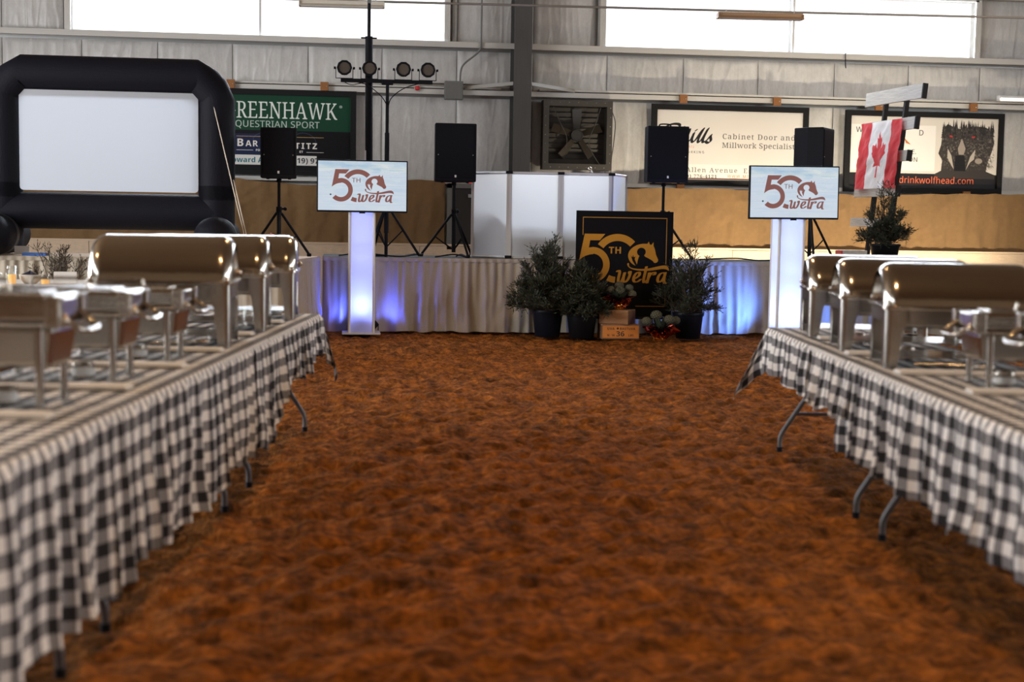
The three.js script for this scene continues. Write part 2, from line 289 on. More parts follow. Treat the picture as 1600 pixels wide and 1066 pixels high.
// ------------------------------------------------------------------ stage
const SH = 0.92, SZ = -17.82;
function platform(name, label, path, back, deckMat, seed) {
  const s = thing(name, label, 'stage');
  const sh = new THREE.Shape([...path, ...back].map(([x, z]) => new THREE.Vector2(x, -z)));
  part('deck', new THREE.ExtrudeGeometry(sh, { depth: 0.06, bevelEnabled: false }).rotateX(-Math.PI / 2).translate(0, SH - 0.06, 0), deckMat, s);
  const segs = []; let total = 0;
  for (let i = 1; i < path.length; i++) { const [a, b] = path[i - 1], [c, d] = path[i], L = Math.hypot(c - a, d - b); segs.push([total, L, a, b, (c - a) / L, (d - b) / L]); total += L; }
  const at = (q) => { const e = segs.find((e) => q <= e[0] + e[1] + 1e-9) ?? segs[segs.length - 1], t = q - e[0]; return [e[2] + e[4] * t, e[3] + e[5] * t, -e[5], e[4]]; };
  const N = Math.round(total / 0.016);
  const fold = (q, v) => {   // v = 0 at the top edge, 1 at the hem
    const w = q + 0.05 * n2(q * 1.1, seed), ph = w * 2 * Math.PI * 3.4 + 2.6 * n2(q * 0.7, 1 + seed), big = Math.sin(ph + 0.9 * v * n2(q * 1.7, 5)), sharp = 1 - 2 * Math.abs(big), fine = Math.sin(q * 2 * Math.PI * 9 + 2 * n2(q * 2, 4));
    return 0.025 + Math.pow(v, 0.8) * (0.055 * big * (0.65 + 0.5 * n2(q * 0.8, 7 + seed)) + 0.02 * sharp + 0.04) + (1 - v) * 0.012 * fine + 0.016 * v * n2(q * 4, v * 2.5) + 0.008 * v * n2(q * 9, v * 3);
  };
  part('skirt', grid(N, 20, (u, v) => { const q = u * total, [x, z, nx, nz] = at(q), d = fold(q, 1 - v); return [x + nx * d, lerp(0.0, SH - 0.02, v) + 0.015 * n2(q * 3, 2) * (1 - v), z + nz * d]; }, (u, v) => [u * total, v]), M.skirt, s);
  part('skirt_band', grid(N, 3, (u, v) => { const q = u * total, [x, z, nx, nz] = at(q), d = 0.036 + 0.006 * Math.sin(q * 60) + 0.004 * Math.sin(v * 3.14); return [x + nx * d, lerp(SH - 0.05, SH, v), z + nz * d]; }), M.skirt, s);
  for (let x = path[0][0] + 0.5; x < path[path.length - 2][0]; x += 1.22) for (const z of [path[0][1] - 0.35, back[0][1] + 0.12]) part('leg', span(x - 0.03, x + 0.03, 0, SH - 0.06, z - 0.03, z + 0.03), M.darkWood, s);
  return s;
}
platform('stage', 'long shallow stage with off white pleated cloth skirt behind the plants', [[-0.2, SZ], [8.3, SZ], [8.3, -19.05]], [[8.3, -19.05], [-0.2, -19.05]], M.deck, 3);
platform('stage_platform', 'stage platform stepping forward under the inflatable screen', [[-9.4, -16.45], [-0.49, -16.45], [-0.26, -17.75]], [[-0.26, -17.78], [-9.4, -17.78]], M.kick, 8);

// ------------------------------------------------------------------ wall fittings
function framedSign(label, x0, x1, y0, y1, tex, blocks, tilt = 0) {
  const z = ZB + 0.14, s = thing('billboard_sign', label, 'sign', [(x0 + x1) / 2, (y0 + y1) / 2, z]), w = x1 - x0, h = y1 - y0, f = 0.085, d = 0.07;
  s.rotation.z = tilt;
  part('printed_panel', [new THREE.PlaneGeometry(w - 2 * f, h - 2 * f).translate(0, 0, 0.03)], matt({ map: tex, roughness: 0.5, specularIntensity: 0.45 }), s);
  part('backing', span(-w / 2 + 0.01, w / 2 - 0.01, -h / 2 + 0.01, h / 2 - 0.01, 0, 0.02), M.blackFrame, s);
  for (const e of [-1, 1]) {
    part('frame_rail', span(-w / 2, w / 2, e > 0 ? h / 2 - f : -h / 2, e > 0 ? h / 2 : -h / 2 + f, 0, d), M.blackFrame, s);
    part('frame_stile', span(e > 0 ? w / 2 - f : -w / 2, e > 0 ? w / 2 : -w / 2 + f, -h / 2 + f, h / 2 - f, 0, d), M.blackFrame, s);
  }
  for (const [bx, by] of blocks) { const b = part('mounting_block', rbox(0.12, 0.13, 0.06, 0.006, bx - (x0 + x1) / 2, by - (y0 + y1) / 2, 0.10), M.orangeWood, s); part('screw', [cyl(0.008, 0.01, 0, 0, 0, 8).rotateX(Math.PI / 2).translate(bx - (x0 + x1) / 2 + 0.03, by - (y0 + y1) / 2, 0.135)], M.galv, b); }
  return s;
}
const spaced = (c, text, x, y, gap) => { for (const ch of text) { c.fillText(ch, x, y); x += c.measureText(ch).width + gap; } return x; };
const fit = (c, text, x0, x1, y) => { const w = c.measureText(text).width; c.save(); c.translate(x0, y); c.scale((x1 - x0) / w, 1); c.fillText(text, 0, 0); c.restore(); };
// pen(): strokes a path with a broad slanted nib, for script lettering
function pen(c, paths, nib, color, ang = -0.7) {
  c.strokeStyle = color; c.lineJoin = c.lineCap = 'round'; c.lineWidth = nib * 0.34;
  const dx = Math.cos(ang) * nib * 0.5, dy = Math.sin(ang) * nib * 0.5;
  for (let k = -4; k <= 4; k++) { c.save(); c.translate(dx * k / 4, dy * k / 4); for (const p of paths) { c.beginPath(); c.moveTo(p[0][0], p[0][1]); for (let i = 1; i < p.length; i++) p[i].length === 2 ? c.lineTo(...p[i]) : c.bezierCurveTo(...p[i]); c.stroke(); } c.restore(); }
}
const greenTex = canvasTex(1024, 512, (c, w, h) => {
  c.fillStyle = '#0d0d12'; c.fillRect(0, 0, w, h);
  c.fillStyle = '#123f2c'; c.fillRect(0, 0, w, h * 0.475);
  c.fillStyle = '#dfe3de'; c.font = '160px serif'; fit(c, 'GREENHAWK', 225, 938, 160); c.font = '26px serif'; c.fillText('®', 950, 78);
  c.font = '62px sans-serif'; c.fillStyle = '#b9c4bd'; fit(c, 'EQUESTRIAN SPORT', 262, 828, 222);
  c.fillStyle = '#1a2444'; c.fillRect(240, 268, 390, 146);
  c.strokeStyle = '#3b4a66'; c.lineWidth = 3; c.beginPath(); c.ellipse(500, 320, 90, 60, 0.2, 0, 7); c.stroke(); c.beginPath(); c.ellipse(735, 310, 70, 52, 0.3, 0, 7); c.stroke();
  c.fillStyle = '#c9a66a'; c.fillRect(305, 285, 550, 3);
  c.fillStyle = '#e6e2da'; c.font = 'bold 74px sans-serif'; c.fillText('B', 305, 356); c.font = 'bold 58px sans-serif'; spaced(c, 'AR', 362, 356, 4); spaced(c, 'TITZ', 672, 366, 8);
  c.font = 'bold 22px sans-serif'; c.fillText('FOR', 425, 388); c.fillText('ET', 700, 394); c.fillRect(305, 380, 105, 3); c.fillRect(745, 388, 110, 3);
  c.fillStyle = '#d9d8d4'; c.fillRect(240, 414, 570, 68);
  c.fillStyle = '#1d6a78'; c.font = 'bold 50px sans-serif'; c.fillText('Howard A', 240, 466); c.fillStyle = '#222a30'; c.fillText('(519) 97', 640, 466);
});
framedSign('black framed sign with green upper half and white serif lettering', -2.35, 0.25, 2.03, 3.31, greenTex, [[-1.62, 3.37], [-0.23, 3.37]]);
const millsTex = canvasTex(1024, 512, (c, w, h) => {
  c.fillStyle = '#d6d1ca'; c.fillRect(0, 0, w, h); c.fillStyle = '#dfdbd5'; c.fillRect(0, 396, w, 100); c.fillStyle = '#d9753f'; c.fillRect(0, 498, w, 5);
  const X = (x) => (x - 85) / 1440 * 1024, Y = (x, y) => (y - 105 - (x - 85) * 0.027) / 705 * 512;
  const P = (l) => l.map((p) => { const o = []; for (let i = 0; i < p.length; i += 2) o.push(X(p[i]), Y(p[i], p[i + 1])); return o; });
  pen(c, [P([[140, 330], [150, 250, 300, 235, 310, 265], [315, 300, 240, 400, 225, 440]]), P([[225, 440], [280, 350, 330, 290, 350, 285], [365, 290, 320, 400, 310, 440]]), P([[310, 440], [350, 340, 400, 300, 410, 310], [400, 360, 355, 430, 390, 430], [415, 425, 430, 400, 440, 370]]), P([[450, 345], [440, 380, 415, 440, 445, 435], [475, 420, 510, 330, 545, 300]]), P([[545, 300], [520, 350, 470, 440, 500, 437], [530, 425, 560, 340, 590, 300]]), P([[590, 300], [560, 360, 520, 440, 545, 437], [575, 430, 600, 390, 620, 365], [600, 395, 640, 415, 600, 442], [585, 448, 575, 440, 570, 435]]), P([[470, 318], [474, 314]])], 17, '#15151a');
  c.fillStyle = '#e08050'; c.font = '22px sans-serif'; spaced(c, 'EST. 1972', X(290), Y(300, 492), 3);
  c.fillStyle = '#202024'; c.font = '24px sans-serif'; spaced(c, 'WOODWORKING', X(215), Y(300, 545), 6);
  c.fillStyle = '#33322f'; c.font = '52px serif'; spaced(c, 'Cabinet Door and', X(730), Y(730, 405), 5.5); spaced(c, 'Millwork Specialists', X(728), Y(730, 495), 2.2);
  c.font = '46px serif'; spaced(c, '· Allen Avenue  Essex', X(330), Y(380, 738), 6); c.font = 'bold 34px serif'; spaced(c, '(519) 776-4121', X(300), Y(320, 795), 3);
  c.fillStyle = '#dd7a4c'; c.font = '30px sans-serif'; spaced(c, 'WWW.MILLS', X(790), Y(790, 800), 5);
});
framedSign('black framed cream sign with black script name and cabinet door lettering', 4.82, 7.34, 2.0, 3.25, millsTex, [[5.3, 3.33], [6.8, 3.33], [5.29, 1.94]]);
const wolfTex = canvasTex(1024, 512, (c, w, h) => {
  c.fillStyle = '#d8d2c8'; c.fillRect(0, 0, w, h); c.fillStyle = '#e9e6e0'; c.fillRect(0, 60, 590, 330); c.fillStyle = '#1b191c'; c.fillRect(0, 410, w, 102);
  c.fillStyle = '#2c2a2c'; c.font = '54px sans-serif'; spaced(c, 'W', 38, 118, 4); spaced(c, 'D', 470, 132, 4);
  c.fillStyle = '#56514c'; c.font = '46px sans-serif'; c.fillText('77', 62, 262); c.fillText('E.', 425, 268); c.fillText('A', 56, 318); c.fillText('ON', 405, 325); c.fillStyle = '#c8743f'; c.beginPath(); c.moveTo(370, 150); c.lineTo(420, 200); c.lineTo(385, 190); c.fill();
  const k = mulberry(5), X = (x) => 590 + (x - 110) / 760 * 434, Y = (y) => (y - 150) / 810 * 512;
  c.fillStyle = '#37322e';
  const head = [[190, 330], [215, 260], [250, 220], [320, 250], [420, 280], [520, 250], [620, 240], [720, 250], [800, 300], [830, 430], [800, 540], [760, 640], [740, 760], [850, 800], [850, 960], [110, 960], [110, 800], [190, 760], [200, 640], [150, 560], [180, 460]];
  c.beginPath(); head.forEach(([x, y], i) => (i ? c.lineTo(X(x), Y(y)) : c.moveTo(X(x), Y(y)))); c.fill();
  for (let i = 0; i < 80; i++) { const x = 195 + k() * 620, b = 290 + k() * 100, t = 155 + k() * 100, hw = 12 + k() * 20; c.fillStyle = i % 3 ? '#26221f' : '#3d3733'; for (let j = 0; j < 6; j++) { const yy = lerp(t, b, j / 6), e = hw * (j + 1) / 6; c.beginPath(); c.moveTo(X(x), Y(yy)); c.lineTo(X(x - e), Y(yy + (b - t) / 4)); c.lineTo(X(x + e), Y(yy + (b - t) / 4)); c.fill(); } }
  for (let i = 0; i < 420; i++) { const x = 200 + k() * 600, y = 380 + k() * 330; c.fillStyle = ['#4a433d', '#6e655c', '#1e1b1a', '#332e2b', '#8f857a'][Math.floor(k() * 5)]; c.globalAlpha = 0.55; c.beginPath(); c.ellipse(X(x), Y(y), 2 + k() * 5, 3 + k() * 9, k() * 3, 0, 7); c.fill(); }
  for (let i = 0; i < 2400; i++) { const x = 190 + k() * 630, y = 260 + k() * 480, d = (x - 430) / 400; c.strokeStyle = ['#5b534c', '#7d7268', '#1e1b1a', '#3a3430', '#a3988c', '#2a2624'][Math.floor(k() * 6)]; c.globalAlpha = 0.5; c.lineWidth = 0.8 + k(); c.beginPath(); c.moveTo(X(x), Y(y)); c.lineTo(X(x) + d * 10 + k() * 3, Y(y) + 6 + k() * 8); c.stroke(); }
  c.globalAlpha = 1; c.fillStyle = '#9c9186'; c.beginPath(); c.moveTo(X(430), Y(380)); c.lineTo(X(480), Y(500)); c.lineTo(X(460), Y(570)); c.lineTo(X(400), Y(570)); c.lineTo(X(385), Y(500)); c.fill();
  c.fillStyle = '#151314'; c.beginPath(); c.moveTo(X(360), Y(580)); c.lineTo(X(470), Y(580)); c.lineTo(X(490), Y(760)); c.lineTo(X(350), Y(760)); c.fill();
  c.fillStyle = '#b5ac9f'; c.beginPath(); c.moveTo(X(262), Y(500)); c.lineTo(X(310), Y(580)); c.lineTo(X(345), Y(740)); c.lineTo(X(310), Y(690)); c.lineTo(X(262), Y(610)); c.fill(); c.beginPath(); c.moveTo(X(600), Y(505)); c.lineTo(X(540), Y(590)); c.lineTo(X(490), Y(750)); c.lineTo(X(540), Y(660)); c.lineTo(X(590), Y(620)); c.fill();
  c.fillStyle = '#9a8f84'; c.beginPath(); c.ellipse(X(645), Y(640), 26, 20, 0, 0, 7); c.fill();
  c.fillStyle = '#b03030'; for (const [x, y] of [[298, 360], [570, 365]]) { c.beginPath(); c.ellipse(X(x), Y(y), 13, 7, x > 400 ? -0.25 : 0.25, 0, 7); c.fill(); }
  c.fillStyle = '#1b191c'; c.fillRect(590, 440, 434, 72);
  c.fillStyle = '#e06a42'; c.font = '66px sans-serif'; fit(c, 'drinkwolfhead.com', 345, 870, 480);
});
framedSign('black framed sign with dark wolf head of spruce trees and orange web address', 7.95, 10.58, 1.95, 3.235, wolfTex, [[8.46, 3.30], [10.03, 3.32], [9.97, 1.92]]);
{ // exhaust fan
  const x = 3.64, y = 2.73, z = ZB + 0.16, f = thing('exhaust_fan', 'square louvred exhaust fan beside the grey steel column', 'fan', [x, y, z]), W = 1.08, H = 1.06, d = 0.09;
  part('shroud', span(-W / 2, W / 2, -H / 2, H / 2, -0.12, -0.1), M.fanDark, f);
  for (const e of [-1, 1]) { part('frame', span(-W / 2, W / 2, e > 0 ? H / 2 - d : -H / 2, e > 0 ? H / 2 : -H / 2 + d, -0.1, 0.14), M.fanFrame, f); part('frame', span(e > 0 ? W / 2 - d : -W / 2, e > 0 ? W / 2 : -W / 2 + d, -H / 2 + d, H / 2 - d, -0.1, 0.14), M.fanFrame, f); }
  for (let i = 0; i < 11; i++) part('louvre_slat', box(W - 2 * d, 0.075, 0.006, 0, -H / 2 + d + 0.045 + i * 0.079, -0.07, 0.35), M.fanSlat, f);
  const hub = part('hub', [cyl(0.085, 0.1, 0, 0, 0, 24).rotateX(Math.PI / 2).translate(0, 0, 0.02), new THREE.TorusGeometry(0.085, 0.01, 8, 28).translate(0, 0, 0.07)], M.fanDark, f);
  for (let i = 0; i < 5; i++) { const g = grid(6, 6, (u, v) => { const r = lerp(0.1, 0.4, v), wd = lerp(0.05, 0.085, v); return [(u - 0.5) * wd * 1.6, r, 0.02 + (u - 0.5) * 0.09]; }); part('blade', g.rotateZ(i * Math.PI * 2 / 5), M.fanBlade, f); }
  for (let i = 0; i < 28; i++) { const k = i % 7, s = Math.floor(i / 7), t = -0.42 + k * 0.14, p = [[t, H / 2 - 0.035], [t, -H / 2 + 0.035], [-W / 2 + 0.035, t], [W / 2 - 0.035, t]][s]; part('rivet', new THREE.SphereGeometry(0.007, 6, 5).translate(p[0], p[1], 0.142), M.galv, f); }
  part('guard_wire', [tube([[-0.38, 0.43, 0.1], [-0.27, 0.18, 0.12], [-0.17, -0.03, 0.12], [-0.17, -0.22, 0.1]], 0.006), tube([[0.36, 0.43, 0.1], [0.27, 0.16, 0.12], [0.19, -0.04, 0.12], [0.2, -0.2, 0.11], [0.35, -0.44, 0.1]], 0.007)], M.fanFrame, f);
  part('power_cable', tube([[0.52, 0.4, 0.14], [0.6, 0.2, 0.05], [0.585, -0.1, 0.03], [0.56, -0.35, 0.02], [0.55, -0.75, 0.02]], 0.007), M.fanFrame, f);
}
{
  const b = thing('electrical_box', 'grey steel electrical box with bent conduit on the wall', 'electrical box', [1.72, 3.36, ZB + 0.2]);
  part('enclosure', rbox(0.28, 0.28, 0.14, 0.008, 0, 0, 0.05), M.greyBox, b);
  part('lid', rbox(0.262, 0.262, 0.012, 0.004, 0, 0, 0.125), M.greyBox, b);
  part('conduit', tube([[0.1, 0.13, 0], [0.11, 0.3, 0], [0.16, 0.41, 0], [0.36, 0.58, 0], [0.41, 0.68, 0], [0.415, 0.9, 0], [0.42, 3.2, 0]], 0.014, 120), M.greyBox, b);
  part('branch_pipe', bar([-1.2, 0.1, 0], [0.9, 0.1, 0], 0.013), M.girtDark, b);
}
{ // doorway behind the loudspeaker, with a red sign above
  const d = struct('door_1', 'dark door in the end wall behind the tall loudspeaker', 'door');
  part('leaf', span(1.7, 2.55, 0.95, 1.88, ZB + 0.36, ZB + 0.42), std({ color: lin(0.02, 0.016, 0.014), roughness: 0.7 }), d);
  part('frame', [span(1.63, 1.7, 0.95, 1.95, ZB + 0.36, ZB + 0.46), span(1.63, 2.62, 1.88, 1.95, ZB + 0.36, ZB + 0.46)], M.greyBox, d);
  part('closer', span(1.95, 2.1, 1.74, 1.79, ZB + 0.42, ZB + 0.46), M.galv, d);
  const s = thing('exit_sign', 'small red lit exit sign over the dark door', 'sign', [2.03, 1.99, ZB + 0.44]);
  part('case', rbox(0.2, 0.09, 0.04, 0.006), M.greyBox, s); part('lit_face', rbox(0.17, 0.065, 0.01, 0.003, 0, 0, 0.021), std({ color: lin(0.5, 0.02, 0.02), emissive: lin(0.9, 0.03, 0.02), emissiveIntensity: 0.9 }), s);
}
{ // strip lamps and the conduit that carries them
  const pipe = single('lamp_conduit', polyTube([[-8, 4.17, -19.1], [0.57, 4.245, -19.1], [3.46, 4.272, -19.1], [6.2, 4.295, -19.1], [14, 4.38, -19.1]], 0.015), M.conduit, 'thin brown conduit strung across the windows under the roof', 'conduit');
  const mk = (label, x0, x1, y0, y1, mat, z) => { const s = thing('strip_lamp', label, 'lamp', [(x0 + x1) / 2, (y0 + y1) / 2 - 0.05, z]); s.rotation.z = (y1 - y0) / (x1 - x0); const w = x1 - x0; part('housing', rbox(w, 0.05, 0.06, 0.006, 0, 0.055, 0), mat, s); part('reflector', [box(w, 0.008, 0.09, 0, 0.02, 0.045, 0.5), box(w, 0.008, 0.09, 0, 0.02, -0.045, -0.5)], mat, s); for (const q of [-1, 1]) part('end_cap', rbox(0.012, 0.07, 0.12, 0.004, q * w / 2, 0.03, 0), mat, s); part('tube', bar([-w / 2 + 0.02, 0.005, 0], [w / 2 - 0.02, 0.005, 0], 0.014), M.white, s); for (const q of [-1, 1]) part('hanger', bar([q * w * 0.4, 0.08, 0], [q * w * 0.4, 0.16, 0], 0.005), M.galv, s); return s; };
  mk('cream strip lamp hung before the window over the lamp bar', -0.53, 0.57, 4.19, 4.2, M.cream, -19);
  mk('brown strip lamp hung before the window over the white signs', 5.05, 6.23, 4.22, 4.232, M.lampBrown, -19);
  const r = thing('strip_lamp', 'white strip lamp fixed to the rail right of the wolf sign', 'lamp', [11.4, 3.47, ZB + 0.3]);
  part('housing', rbox(2.0, 0.09, 0.09, 0.01), M.white, r); part('diffuser', rbox(1.96, 0.05, 0.03, 0.01, 0, -0.02, 0.055), std({ color: lin(0.8, 0.8, 0.8), emissive: lin(1, 0.95, 0.88), emissiveIntensity: 0.9 }), r);
}
{
  const al = thing('alarm_beacon', 'small red alarm beacon on the wall rail right of the lamp bar', 'alarm', [1.17, 3.385, ZB + 0.19]);
  part('back_plate', cyl(0.05, 0.02, 0, 0, 0, 20).rotateX(Math.PI / 2), M.cream, al); part('red_dome', new THREE.SphereGeometry(0.04, 16, 10).scale(1, 1, 0.8).translate(0, 0, 0.03), M.red, al);
}
single('hanging_cord', tube([[7.9, 4.12, ZB + 0.2], [7.9, 3.95, ZB + 0.21], [7.91, 3.88, ZB + 0.21]], 0.008), M.black, 'short black cord dangling from the window sill rail', 'cord');

// ------------------------------------------------------------------ inflatable screen
{
  const cx = -2.62, z = -17.0, s = thing('inflatable_screen', 'large black inflatable projection screen standing on the stage', 'screen', [cx, SH, z]);
  const R = 0.21, X = 1.2, y0 = 0.56, y1 = 2.07, ch = 0.2;
  const corner = [[-X, y0 + 0.1], [-X, y1 - ch * 1.1], [-X + ch, y1], [X - ch, y1], [X, y1 - ch * 1.1], [X, y0 + 0.1]];
  part('frame_tube', [polyTube(corner.map(([x, y]) => [x, y, 0]), R, 28), polyTube([[-X, y0 - 0.05, 0], [X, y0 - 0.05, 0]], R, 28)], M.blackCloth, s);
  for (const e of [-1, 1]) {
    const foot = new THREE.CapsuleGeometry(0.23, 1.0, 8, 24).rotateX(Math.PI / 2).translate(e * (X + 0.02), 0.234, 0.12);
    part('leg', cyl(R, 0.75, e * X, 0.45, 0, 28), M.blackCloth, s);
    const f = part('foot', foot, M.blackCloth, s); part('end_patch', new THREE.CapsuleGeometry(0.232, 0.08, 8, 24).rotateX(Math.PI / 2).translate(e * (X + 0.02), 0.234, 0.25), std({ color: lin(0.03, 0.03, 0.034), roughness: 0.5 }), f);
  }
  const w = 1.0, sh = new THREE.Shape(), r = 0.05, b = y0 + 0.18, t = y1 - 0.19;
  sh.moveTo(-w + r, b); sh.lineTo(w - r, b); sh.quadraticCurveTo(w, b, w, b + r); sh.lineTo(w, t - r); sh.quadraticCurveTo(w, t, w - r, t); sh.lineTo(-w + r, t); sh.quadraticCurveTo(-w, t, -w, t - r); sh.lineTo(-w, b + r); sh.quadraticCurveTo(-w, b, -w + r, b);
  part('projection_cloth', new THREE.ShapeGeometry(sh, 6).translate(0, 0, R * 0.55), M.screenCloth, s);
  for (const [a, c] of [[[1.12, 2.0, 0.18], [1.6, 0.0, 0.35]], [[1.4, 0.9, 0.1], [1.62, 0.0, 0.3]]]) part('guy_rope', tube([a, [(a[0] + c[0]) / 2 + 0.005, (a[1] + c[1]) / 2 - 0.02, (a[2] + c[2]) / 2], c], 0.006), M.rope, s);
}

// ------------------------------------------------------------------ loudspeakers on stands
function tripod(label, pos, h, spread, turn, legTop = 0.5) {
  const s = thing('speaker_stand', label, 'stand', pos, turn);
  part('pole', bar([0, 0.06, 0], [0, h, 0], 0.019), M.black, s);
  part('outer_tube', bar([0, 0.06, 0], [0, h * 0.62, 0], 0.026), M.black, s);
  part('collar', [cyl(0.034, 0.05, 0, h * 0.62, 0), cyl(0.034, 0.06, 0, legTop + 0.02, 0)], M.black, s);
  part('knob', [bar([0.02, h * 0.62, 0], [0.075, h * 0.62, 0], 0.013), new THREE.SphereGeometry(0.022, 10, 8).translate(0.085, h * 0.62, 0), bar([0.02, legTop + 0.05, 0], [0.07, legTop + 0.05, 0], 0.012), new THREE.SphereGeometry(0.02, 10, 8).translate(0.075, legTop + 0.05, 0)], M.black, s);
  for (let i = 0; i < 3; i++) {
    const a = i * Math.PI * 2 / 3, c = Math.cos(a), q = Math.sin(a), leg = part('leg', bar([c * 0.03, legTop, q * 0.03], [c * spread, 0.025, q * spread], 0.016), M.black, s);
    part('rubber_foot', rbox(0.05, 0.04, 0.04, 0.01, c * spread, 0.02, q * spread), M.black, leg);
    part('strut', bar([0, 0.09, 0], [c * spread * 0.55, legTop * 0.46, q * spread * 0.55], 0.009), M.black, s);
  }
  return s;
}
function speaker(label, pos, w, h, d, turn, handle) {
  const s = thing('loudspeaker', label, 'loudspeaker', pos, turn);
  const sh = new THREE.Shape(); const t = 0.62; sh.moveTo(-w / 2, d / 2); sh.lineTo(w / 2, d / 2); sh.lineTo(w / 2 * 0.98, 0); sh.lineTo(w / 2 * t, -d / 2); sh.lineTo(-w / 2 * t, -d / 2); sh.lineTo(-w / 2 * 0.98, 0); sh.closePath();
  part('cabinet', new THREE.ExtrudeGeometry(sh, { depth: h - 0.03, bevelEnabled: true, bevelThickness: 0.015, bevelSize: 0.012, bevelSegments: 2 }).rotateX(Math.PI / 2).translate(0, h - 0.015, 0), M.black, s);
  part('grille', rbox(w - 0.03, h - 0.07, 0.02, 0.008, 0, h / 2 + 0.01, d / 2 + 0.012), M.grille, s);
  part('badge', [box(0.022, 0.03, 0.004, 0, 0.07, d / 2 + 0.024)], M.white, s);
  part('socket', cyl(0.03, 0.05, 0, -0.02, 0), M.black, s);
  for (const e of [-1, 1]) { part('foot', cyl(0.02, 0.014, e * w * 0.32, -0.006, d * 0.3, 10), M.black, s); part('screw', [new THREE.SphereGeometry(0.007, 6, 5).translate(e * (w / 2 - 0.03), h * 0.46, d / 2 + 0.022)], M.galv, s); }
  if (handle) part('handle', tube([[-0.08, h, 0], [-0.06, h + 0.035, 0], [0.06, h + 0.035, 0], [0.08, h, 0]], 0.009), M.black, s);
  return s;
}
{
  tripod('black tripod stand carrying the small loudspeaker beside the inflatable screen', [-0.72, SH, -17.45], 0.93, 0.42, 0.55, 0.53);
  speaker('small black loudspeaker in front of the green sign', [-0.72, SH + 0.94, -17.45], 0.4, 0.6, 0.34, 0.0);
  tripod('black tripod stand carrying the loudspeaker left of the white booth', [1.47, SH, -18.35], 0.95, 0.42, 0.9, 0.55);
  speaker('tall black loudspeaker left of the white booth', [1.46, SH + 0.96, -18.3], 0.5, 0.735, 0.42, 0.0);
  tripod('black tripod stand behind the gold lettered board', [4.25, SH, -18.5], 1.0, 0.42, 0.15, 0.55);
  speaker('tall black loudspeaker covering the left end of the cream sign', [4.25, SH + 1.01, -18.5], 0.52, 0.73, 0.42, 0.0, true);
  tripod('black tripod stand behind the right television column', [6.3, SH, -18.6], 1.05, 0.42, 0.35, 0.62);
  speaker('black loudspeaker turned sideways above the right television', [6.31, SH + 1.06, -18.62], 0.48, 0.72, 0.4, 0.95);
}
{ // lamp bar on its stand, with four par lamps, and the tall pole beside it
  const s = thing('lamp_stand', 'black T-bar lamp stand behind the left television', 'stand', [0.59, SH, -18.0]);
  part('pole', bar([0, 0.0, 0], [0, 2.16, 0], 0.022), M.black, s); part('pole_sleeve', bar([0, 0.3, 0], [0, 1.55, 0], 0.03), M.black, s);
  part('crossbar', beam([-0.58, 2.185, 0], [0.56, 2.185, 0], 0.045, 0.04), M.black, s); part('bracket', rbox(0.14, 0.06, 0.06, 0.01, 0, 2.17, 0), M.black, s);
  for (let i = 0; i < 3; i++) { const a = i * 2.094 + 0.12, c = Math.cos(a), q = Math.sin(a); part('leg', bar([c * 0.03, 0.62, q * 0.03], [c * 0.42, 0.02, q * 0.42], 0.016), M.black, s); part('strut', bar([0, 0.12, 0], [c * 0.2, 0.33, q * 0.2], 0.009), M.black, s); }
  part('lamp_cable', [tube([[-0.4, 2.17, 0.03], [-0.25, 2.13, 0.03], [-0.08, 2.0, 0.03], [0, 1.88, 0.03]], 0.006), tube([[0.4, 2.17, 0.03], [0.2, 2.1, 0.03], [0.05, 1.98, 0.03], [0.005, 1.85, 0.03]], 0.006), tube([[-0.55, 2.17, 0.03], [-0.45, 2.13, 0.03], [-0.3, 2.16, 0.03]], 0.005)], M.black, s);
  const spots = [[-0.535, 'leftmost par lamp on the bar'], [-0.225, 'second par lamp from the left, before the tall pole'], [0.195, 'third par lamp from the left on the bar'], [0.5, 'rightmost par lamp on the bar']];
  spots.forEach(([x, where], i) => {
    const p = thing('par_lamp', 'round black ' + where, 'lamp', [0.59 + x, SH + 2.21, -18.0], 0, 'par lamps on the T-bar'), cy = 0.125;
    part('can', [lathe([[0, -0.09], [0.06, -0.09], [0.085, -0.05], [0.088, 0.05]], 10).rotateX(Math.PI / 2).translate(0, cy, 0)], M.black, p);
    part('bezel', new THREE.TorusGeometry(0.083, 0.013, 6, 10).translate(0, cy, 0.05), M.black, p);
    part('lens', [new THREE.CircleGeometry(0.078, 20).translate(0, cy, 0.045)], std({ color: lin(0.075, 0.055, 0.04), roughness: 0.4, bumpMap: grainBump, bumpScale: 0.004 }), p);
    part('yoke', [bar([-0.105, 0, 0], [-0.105, cy, 0], 0.005), bar([0.105, 0, 0], [0.105, cy, 0], 0.005), bar([-0.105, 0, 0], [0.105, 0, 0], 0.005)], M.black, p);
    for (const e of [-1, 1]) part('knob', cyl(0.016, 0.025, 0, 0, 0, 10).rotateZ(Math.PI / 2).translate(e * 0.118, cy, 0), M.black, p);
  });
  const t = thing('tall_pole', 'tall black telescopic pole rising past the lamp bar to the window', 'pole', [0.36, SH, -18.25]);
  part('base_plate', rbox(0.4, 0.02, 0.4, 0.005, 0.02, 0.01, -0.1), M.black, t);
  part('lower_tube', bar([0.02, 0.0, 0], [0, 2.76, 0], 0.05), M.black, t); part('upper_tube', bar([0, 2.7, 0], [0, 3.2, 0], 0.022), M.black, t);
  part('cross_handle', bar([-0.1, 2.74, 0.02], [0.1, 2.74, 0.02], 0.01), M.black, t); part('top_bracket', rbox(0.05, 0.1, 0.05, 0.01, 0, 3.22, 0), M.greyBox, t);
  part('label_strip', box(0.02, 0.13, 0.004, -0.035, 1.27, 0.046), M.linen, t);
}
